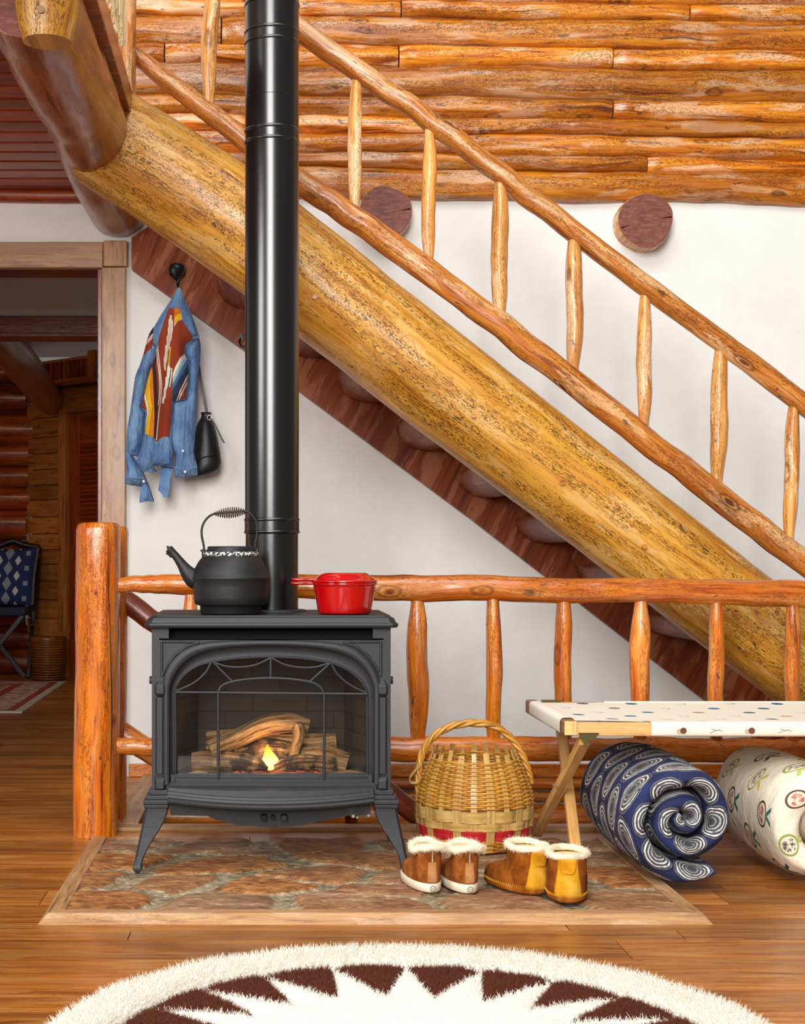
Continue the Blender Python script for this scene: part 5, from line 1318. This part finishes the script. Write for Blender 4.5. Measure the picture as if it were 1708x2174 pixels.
# border : cut into a ring made of two half rings so each polygon is simple
ringpts = lambda r, a0, a1, n: [pol(r*(1+.006*math.sin(a*17)), a) for a in np.linspace(a0, a1, n)]
for a0 in (-PI/2, PI/2):
    poly = ringpts(RR-.012, a0, a0+PI, 70)+ringpts(r1+.004, a0+PI, a0, 60)
    puff_mesh('border', poly, 'furw', .025, 42000, .011, int(a0*10)+30)
star = []
for k in range(NTR):
    a = OFF+k*st_a; star += [pol(r1-.004, a-st_a/2), pol(r2, a)]
puff_mesh('star_centre', star, 'furw', .018, 40000, .007, 5, .022)
for k in range(NTR):
    a = OFF+k*st_a; vis = math.cos(a) > -.45
    poly = [pol(r1-.002, a-st_a*.47), pol(r1*.995, a-st_a*.2), pol(r1*.995, a+st_a*.2), pol(r1-.002, a+st_a*.47), pol(r2+.012, a)]
    puff_mesh('brown_triangle', poly, 'furb', .016, 4200 if vis else 300, .007, 40+k, .012)
# ================================================================== HOOKS, JACKET, BAG
random.seed(81)
def hook(name, label, px, py, leaf):
    d = W-.05; root = thing(name, label, 'hook', P(px, py, d)); kk2 = F/d
    q = lambda a, b, y: Vector(((a-px)/kk2, y, -(b-py)/kk2))
    mb = MB()
    if leaf:
        prof = [(358, 572), (362, 562), (371, 558), (381, 559), (387, 566), (387, 578), (381, 588), (373, 596), (367, 590), (360, 584)]
        mb.loft([[q(a, b, .004) for a, b in prof], [q(a, b, -.006) for a, b in prof], [q(372+(a-372)*.8, 574+(b-574)*.8, -.016) for a, b in prof], [q(372+(a-372)*.25, 574+(b-574)*.4, -.019) for a, b in prof]], True, True); mb.tube(path([q(372, 559, -.017), q(373, 575, -.0225), q(373, 594, -.010)], 12), .002, 6, True); mb.build('leaf_plate', M['forged'], root)
        mb = MB(); mb.tube(path([q(384, 561, -.004), q(391, 570, -.012), q(392, 584, -.025), q(384, 594, -.045), q(380, 604, -.06), q(379, 614, -.05), q(381, 618, -.03)], 30), lerp_list([.004, .006, .005, .0085, .007, .005, .004], 30), 12, True); mb.build('hook_arm', M['forged'], root)
    else:
        mb.tube(path([q(511, 718, 0), q(508, 728, -.02), q(512, 737, -.035), q(520, 738, -.04), q(524, 732, -.04)], 24), .004, 8, True); mb.box(q(512, 716, -.002), (.016, .006, .03)); mb.build('hook_arm', M['forged'], root)
    return root
hook('leaf_hook', 'dark forged leaf shaped hook holding up the denim shirt', 372, 575, True)
hook('coat_hook', 'small black hook on the brown plank beside the stove pipe', 512, 718, False)

JD = 5.98; jk = F/JD; AX, AY = 380, 612
jk_root = thing('denim_shirt', 'blue denim shirt with striped woven back panel hanging from the leaf hook', 'shirt', P(AX, AY, JD))
cc = lambda l: [(240+a/3.882, 540+b/3.882) for a, b in l]
torso = cc([(540, 283), (555, 285), (600, 400), (650, 500), (715, 690), (690, 700), (660, 712), (600, 760), (592, 840), (628, 900), (626, 1010), (600, 1200), (500, 1222), (486, 1400), (480, 1500), (497, 1620), (490, 1762), (440, 1748), (400, 1745), (352, 1750), (335, 1770), (362, 1800), (330, 1806), (290, 1792), (262, 1800), (235, 1775), (205, 1730), (190, 1705), (215, 1675), (222, 1640), (262, 1480), (270, 1310), (232, 1272), (268, 1120), (300, 975), (345, 870), (362, 755), (335, 742), (335, 620), (400, 505), (470, 400)])
lsl = cc([(335, 608), (300, 660), (285, 690), (262, 780), (245, 842), (215, 930), (198, 965), (180, 1020), (170, 1090), (150, 1230), (138, 1320), (115, 1450), (103, 1600), (106, 1700), (110, 1800), (98, 1830), (93, 1890), (150, 1906), (225, 1914), (275, 1884), (250, 1830), (235, 1780), (205, 1735), (185, 1705), (150, 1660), (215, 1670), (225, 1640), (265, 1480), (273, 1308), (240, 1270), (275, 1110), (305, 975), (350, 870), (366, 752), (336, 742)])
rsl = cc([(712, 690), (720, 740), (722, 790), (706, 1000), (694, 1190), (684, 1400), (676, 1500), (664, 1630), (680, 1700), (696, 1755), (694, 1822), (640, 1830), (600, 1842), (545, 1838), (510, 1846), (502, 1765), (512, 1700), (516, 1640), (492, 1600), (475, 1520), (482, 1400), (490, 1222), (600, 1196), (622, 1060), (630, 900), (592, 840), (600, 762), (662, 708)])
fl1 = cc([(205, 1735), (235, 1780), (262, 1850), (285, 1895), (300, 1940), (332, 2040), (280, 2034), (214, 2048), (218, 1990), (230, 1900), (222, 1820)])
fl2 = cc([(398, 1745), (492, 1762), (480, 1830), (462, 1960), (452, 2004), (412, 2000), (404, 1975), (368, 1942), (382, 1860), (388, 1800)])
panel = cc([(470, 460), (510, 468), (545, 468), (562, 482), (580, 572), (625, 640), (664, 700), (600, 750), (590, 800), (592, 842), (622, 890), (624, 1000), (600, 1195), (492, 1220), (482, 1400), (470, 1512), (430, 1512), (395, 1530), (370, 1556), (352, 1530), (310, 1505), (272, 1486), (278, 1400), (286, 1300), (234, 1272), (262, 1140), (300, 975), (345, 870), (380, 740), (430, 570)])
slp = cc([(335, 612), (300, 662), (286, 700), (262, 780), (246, 842), (290, 806), (322, 788), (335, 730)])
stripes = [('s_yel', cc([(320, 950), (290, 1040), (268, 1150), (290, 1230), (302, 1290), (292, 1350), (272, 1440), (272, 1488), (308, 1502), (318, 1380), (334, 1270), (318, 1180), (314, 1080), (326, 960)])),
           ('s_wht', cc([(268, 1150), (262, 1190), (280, 1250), (288, 1330), (276, 1400), (281, 1404), (298, 1330), (302, 1290), (290, 1230)])),
           ('s_ora', cc([(330, 940), (316, 1080), (320, 1180), (336, 1270), (320, 1380), (312, 1504), (344, 1524), (352, 1350), (347, 1200), (340, 1080), (338, 960)])),
           ('s_brn', cc([(352, 850), (332, 930), (342, 1080), (349, 1200), (354, 1350), (346, 1526), (362, 1534), (372, 1400), (382, 1250), (374, 1050), (358, 930), (362, 860)])),
           ('s_wht', cc([(366, 765), (362, 800), (372, 900), (388, 1010), (394, 1100), (390, 1190), (380, 1260), (385, 1260), (397, 1190), (402, 1100), (395, 1010), (379, 900), (370, 800)])),
           ('s_wht', cc([(376, 740), (374, 800), (386, 900), (398, 1010), (408, 1100), (402, 1190), (387, 1300), (374, 1430), (364, 1540), (371, 1540), (380, 1430), (393, 1300), (408, 1190), (415, 1100), (406, 1010), (393, 900), (381, 800)])),
           ('s_wht', cc([(478, 525), (475, 555), (468, 560), (466, 620), (460, 640), (462, 680), (452, 700), (450, 760), (440, 780), (436, 850), (428, 880), (428, 940), (434, 980), (442, 975), (446, 920), (456, 880), (460, 820), (472, 790), (478, 740), (488, 720), (496, 660), (500, 640), (502, 570), (494, 560), (493, 526)])),
           ('s_yel', cc([(472, 780), (484, 778), (478, 850), (472, 930), (458, 980), (452, 960), (462, 900)])), ('s_grn', cc([(464, 840), (474, 800), (470, 900), (460, 950), (456, 920)])),
           ('s_wht', cc([(462, 920), (452, 960), (450, 1020), (440, 1030), (436, 1100), (428, 1120), (424, 1180), (414, 1200), (412, 1242), (424, 1244), (430, 1210), (440, 1190), (446, 1130), (458, 1100), (466, 1040), (476, 1010), (482, 960), (474, 940)])),
           ('s_teal', cc([(478, 960), (474, 1010), (466, 1040), (462, 1110), (470, 1108), (478, 1040), (488, 980)])), ('s_wht', cc([(488, 950), (480, 1040), (470, 1108), (476, 1110), (490, 1040), (497, 960)])),
           ('s_ora', cc([(512, 470), (545, 468), (562, 482), (574, 545), (530, 580), (512, 612)])), ('s_yel', cc([(512, 540), (566, 505), (576, 548), (540, 570), (512, 605)])), ('s_wht', cc([(576, 548), (578, 556), (535, 582), (513, 620), (512, 608), (532, 580)])),
           ('s_wht', cc([(590, 830), (560, 870), (520, 950), (500, 1000), (500, 1060), (530, 980), (570, 900), (602, 856)])), ('s_lbl', cc([(602, 856), (570, 900), (530, 980), (500, 1060), (498, 1090), (540, 1020), (590, 920), (614, 872)])),
           ('s_blu', cc([(614, 872), (590, 920), (540, 1020), (498, 1090), (496, 1140), (550, 1050), (600, 960), (624, 900)])), ('s_nvy', cc([(624, 900), (600, 960), (550, 1050), (496, 1140), (494, 1222), (522, 1216), (560, 1130), (600, 1040), (626, 990)])),
           ('s_wht', cc([(622, 1000), (600, 1042), (562, 1130), (522, 1216), (532, 1214), (572, 1130), (608, 1050)])), ('s_wht', cc([(616, 1050), (580, 1130), (542, 1212), (552, 1210), (590, 1130), (614, 1080)]))]
sstripes = [('s_brn', cc([(336, 600), (300, 655), (284, 704), (318, 668), (336, 640)])), ('s_wht', cc([(336, 645), (318, 670), (280, 716), (277, 728), (322, 684), (335, 668)])), ('s_wht', cc([(334, 676), (322, 690), (275, 738), (273, 746), (325, 698), (334, 686)]))]
def hfold(x, y, poly, hmax, seed, wd):
    d = dist_poly(x, y, poly); e = 1-math.exp(-d/wd)
    t = max(0, y-AY); phi = (x-AX)/(t+40); fold = math.sin(phi*26+seed)*.5+math.sin(phi*47+seed*2.3)*.3
    h = hmax*e+e*min(1, t/120)*.020*fold+.006*e*nz((x*.02, y*.012, seed))
    return h
def relief(name, poly, regions, mats, base, hmax, seed, par, step=5.5, wd=9, extra=None):
    """cloth shape with folds; regions = [(material index, polygon)], later ones win"""
    gp = []; edges = []; b = len(poly)
    gp += [Vector(p) for p in poly]
    for _, rp in regions:
        k = len(gp); gp += [Vector(p) for p in rp]; edges += [(k+i, k+(i+1) % len(rp)) for i in range(len(rp))]
    xs_ = [p[0] for p in poly]; ys_ = [p[1] for p in poly]
    for x in np.arange(min(xs_), max(xs_), step):
        for y in np.arange(min(ys_), max(ys_), step):
            if pip(x, y, poly) and dist_poly(x, y, poly) > step*.35: gp.append(Vector((x, y)))
    r = delaunay_2d_cdt(gp, edges, [list(range(b))], 1, 1e-4)
    P3 = lambda x, y, h: (((x-CX)/F*JD)-jk_root.location.x, -h, (EYE-(y-CY)/F*JD)-jk_root.location.z)
    vs = [P3(p.x, p.y, base+hfold(p.x, p.y, poly, hmax, seed, wd)) for p in r[0]]; fs = []; mi = []
    for f in r[2]:
        c = sum((r[0][i] for i in f), Vector((0, 0)))/len(f); m = 0
        for k, rp in regions:
            if pip(c.x, c.y, rp): m = k
        a, b_, c_ = [r[0][i] for i in f[:3]]
        fs.append(tuple(f) if (b_-a).cross(c_-a) < 0 else tuple(reversed(f))); mi.append(m)
    mb = MB(); mb.add(vs, fs, [[(vs[i][0], vs[i][2]) for i in f] for f in fs], mi, True)
    # closed back, so the cloth is a bag-like volume and not a card
    n = len(poly); ar = sum(poly[i][0]*poly[(i+1) % n][1]-poly[(i+1) % n][0]*poly[i][1] for i in range(n))
    bk_ = [P3(x, y, base) for x, y in poly]+[P3(AX+(x-AX)*.985, AY+(y-AY)*.995, base-.016) for x, y in poly]
    side = [(i, (i+1) % n, n+(i+1) % n, n+i) for i in range(n)]
    mb.add(bk_, [f[::-1] if ar > 0 else f for f in side], None, 0, True)
    mb.add(bk_[n:], [tuple(range(n)) if ar > 0 else tuple(range(n))[::-1]], None, 0, False)
    return mb.build(name, mats, par)
names = ['s_red', 's_yel', 's_ora', 's_brn', 's_wht', 's_lbl', 's_blu', 's_nvy', 's_grn', 's_teal']; mats_ = [M['denim']]+[M[k] for k in names]
idx = {k: i+1 for i, k in enumerate(names)}
relief('shirt_back', torso, [(idx['s_red'], panel)]+[(idx[k], p) for k, p in stripes], mats_, .030, .045, 1.0, jk_root, 5)
relief('sleeve', lsl, [(idx['s_red'], slp)]+[(idx[k], p) for k, p in sstripes], mats_, .006, .050, 2.2, jk_root, 6)
relief('sleeve', rsl, [], mats_, .006, .052, 3.7, jk_root, 6)
relief('shirt_tail', fl1, [], mats_, -.006, .022, 5.1, jk_root, 6); relief('shirt_tail', fl2, [], mats_, -.010, .020, 6.3, jk_root, 6)
jq = lambda px, py, h: Vector(((px-CX)/F*JD-jk_root.location.x, -h, EYE-(py-CY)/F*JD-jk_root.location.z))
mb = MB()
for ln, h in ((cc([(100, 1838), (150, 1850), (250, 1850)]), .058), (cc([(508, 1760), (560, 1778), (600, 1790), (640, 1772), (694, 1755)]), .058), (cc([(334, 740), (365, 752)]), .06), (cc([(662, 710), (716, 692)]), .058), (cc([(600, 1240), (585, 1500), (580, 1700)]), .064)):
    mb = MB(); mb.tube(path([jq(a, b, h) for a, b in ln], 12), .0022, 6, True); mb.build('stitched_seam', M['denim_seam'], jk_root)
for a, b in cc([(583, 1630), (600, 1800), (263, 1878)]):
    mb = MB(); mb.lathe([(.0001, .003), (.004, .003), (.0055, .001), (.006, -.004)], 14); o = mb.build('snap_button', M['snap'], jk_root); o.location = jq(a, b, .068); o.rotation_euler = (PI/2, 0, 0)

bagD = 6.06; bkk = F/bagD
bg_ = thing('leather_bag', 'black leather bucket bag hanging half behind the denim shirt', 'bag', P(438, 880, bagD))
bq = lambda px, py, y=0: Vector(((px-438)/bkk, y, -(py-880)/bkk))
rings = []
for py, cx_, rx, ry in ((1012, 428, 6, .02), (1010, 428, 26, .045), (1000, 433, 34, .055), (985, 438, 33, .056), (960, 438, 29, .052), (930, 437, 24, .046), (905, 436, 19, .038), (893, 436, 14, .03), (888, 436, 10.5, .024), (882, 437, 10, .022), (876, 437, 11.5, .024), (875, 437, 7, .012)):
    rings.append([bq(cx_, py)+Vector((math.cos(a)*rx/bkk*(1+.05*math.sin(5*a+py*.03)), math.sin(a)*ry, (.006*math.cos(a) if py > 980 else 0))) for a in [2*PI*j/28 for j in range(28)]])
mb = MB(); mb.loft(rings[::-1], True, True); mb.build('bag_body', M['leather'], bg_)
mb = MB(); mb.tube(path([bq(404, 985, -.044), bq(425, 975, -.058), bq(445, 970, -.062), bq(462, 966, -.048), bq(468, 963, -.02)], 20), .0022, 6, True); mb.build('base_seam', M['leather'], bg_)
mb = MB(); c = path([bq(420, 770, -.0), bq(427, 810, -.004), bq(434, 848, -.008), bq(441, 885, -.022)], 20); mb.loft([[p+Vector((-.006, 0, 0)), p+Vector((.006, 0, 0)), p+Vector((.006, .003, 0)), p+Vector((-.006, .003, 0))] for p in c], True, True, sm=False); mb.build('strap', M['strap'], bg_)
mb = MB(); c = path([bq(445, 888, -.03), bq(454, 898, -.032), bq(464, 918, -.03), bq(474, 938, -.028), bq(478, 941, -.028)], 20); mb.tube(c, lerp_list([.003, .003, .0035, .004, .0015], 20), 6, True); mb.build('strap_tail', M['strap'], bg_)
mb = MB(); mb.tube([bq(445+5*math.cos(a), 888+5*math.sin(a), -.03) for a in [2*PI*j/16 for j in range(16)]], .0015, 6, closed=True); mb.build('ring', M['steel'], bg_)

# ================================================================== BACK ROOM FURNITURE
random.seed(91)
CD = 11.12; ck_ = F/CD
ch = thing('folding_chair', 'dark folding chair with crossed legs against the dim back room wall', 'chair', (PX(8, CD), CD, .012))
hq = lambda px, py, y=0: Vector(((px-8)/ck_, y, EYE-(py-CY)/ck_-.012))
SEATZ = hq(0, 1296).z
mb = MB(); mb.box(hq(10, 1297, .0), (.38, .42, .06)); mb.build('seat', M['navy'], ch, bevel=.02)
for s in (-1, 1):
    mb = MB(); x = s*.20+.02; mb.bar((x, .26, hq(0, 1160).z), (x-.01, -.0, hq(0, 1330).z), .035, .03, up=(1, 0, 0)); mb.bar((x-.01, .0, hq(0, 1330).z), (x, -.24, .016), .035, .03, up=(1, 0, 0)); mb.build('leg', M['chairblack'], ch, bevel=.004)
    mb = MB(); mb.bar((-s*.17, -.18, SEATZ-.03), (s*.19, -.20, .016), .035, .03, up=(0, 1, 0)); mb.build('leg', M['chairblack'], ch, bevel=.004)
mb = MB(); mb.box((.02, .25, hq(0, 1225).z), (.40, .03, .36), rot=Matrix.Rotation(-.1, 3, 'X')); mb.build('backrest', M['chairblack'], ch, bevel=.012)
mb = MB(); mb.tube(path([(-.19, .27, hq(0, 1165).z), (-.08, .28, hq(0, 1158).z), (.02, .28, hq(0, 1148).z), (.1, .28, hq(0, 1156).z), (.22, .27, hq(0, 1162).z)], 20), .024, 10, True); mb.build('carved_top', M['chairblack'], ch)
cu = thing('cushion', 'blue and white diamond patterned cushion leaning on the dark chair', 'cushion', (PX(12, CD-.04), CD-.03, SEATZ+.046))
mb = MB(); n = 22; vsF = []; vsB = []
for i in range(n+1):
    for j in range(n+1):
        u, v = -1+2*i/n, -1+2*j/n; e = (1-u**4)*(1-v**4); x = u*.20*(1-.06*(1-v*v)); z = .215+v*.215*(1-.05*(1-u*u)); lean = z*.30
        vsF.append((x+z*.05, -.07*e**.6+lean, z)); vsB.append((x+z*.05, .06*e**.6+lean, z))
fs = [(i*(n+1)+j, (i+1)*(n+1)+j, (i+1)*(n+1)+j+1, i*(n+1)+j+1) for i in range(n) for j in range(n)]
mb.add(vsF, fs, [[(vsF[i][0]-vsF[i][2]*.05, vsF[i][2]) for i in f] for f in fs]); mb.add(vsB, [f[::-1] for f in fs], [[(.3, .1)]*4 for f in fs]); mb.build('cushion_cover', M['cushion'], cu)
mb = MB(); 
for s in (-1, 1):
    mb.tube(path([(s*.195+.0, .0, .01), (s*.185+.01, .065, .215), (s*.195+.02, .13, .42)], 16), .014, 6, True, 0, .5, 1, 3)
mb.build('fringe_edge', M['strap'], cu)
wb = thing('waste_basket', 'round brown wicker waste basket by the closet door in the back room', 'basket', (PX(102, 10.98), 10.98, 0))
q = F/10.98; mb = MB(); prof_ = [(.001, .006), (31/q, .004), (31.5/q, 0), (38/q, 88/q), (38.8/q, 92/q), (37/q, 93/q), (36.5/q, 88/q), (30/q, .02), (.001, .018)]
mb.lathe(prof_, 40); o = mb.build('basket_wall', M['bin'], wb)
mb = MB()
for i in range(16):
    z = (5+5.3*i)/q; r = (31.5+6.5*(5+5.3*i)/88)/q; mb.tube([(math.cos(a)*r, math.sin(a)*r, z) for a in [2*PI*j/40 for j in range(40)]], .0075, 5, closed=True)
mb.build('weave_rings', M['bin'], wb)
mb = MB(); vs = []; rx0, rx1, ry0, ry1 = -2.9, -1.40, 8.66, 10.8; nx2, ny2 = 30, 48
for j in range(ny2+1):
    for i in range(nx2+1):
        x = rx0+(rx1-rx0)*i/nx2; y = ry0+(ry1-ry0)*j/ny2; vs.append((x+.008*nz((y, x, 0), 4)-.03*(y-ry0)/(ry1-ry0)*(i/nx2), y, .010+.002*nz((x, y, 1), 6)))
fs = [(j*(nx2+1)+i, j*(nx2+1)+i+1, (j+1)*(nx2+1)+i+1, (j+1)*(nx2+1)+i) for j in range(ny2) for i in range(nx2)]
mb.add(vs, fs, [[((k % (nx2+1))/nx2*1.5, (k//(nx2+1))/ny2*2.39) for k in f] for f in fs])
edge = [i for i in range(nx2+1)]+[j*(nx2+1)+nx2 for j in range(1, ny2+1)]+[ny2*(nx2+1)+i for i in range(nx2-1, -1, -1)]+[j*(nx2+1) for j in range(ny2-1, 0, -1)]
ev = [vs[i] for i in edge]; m_ = len(ev); mb.add(ev+[(x, y, .0008) for x, y, z in ev], [(i, m_+i, m_+(i+1) % m_, (i+1) % m_) for i in range(m_)], None, 0, False)
tag(mb.build('area_rug', M['oriental']), 'faded green and red floral rug on the back room floor', 'rug')
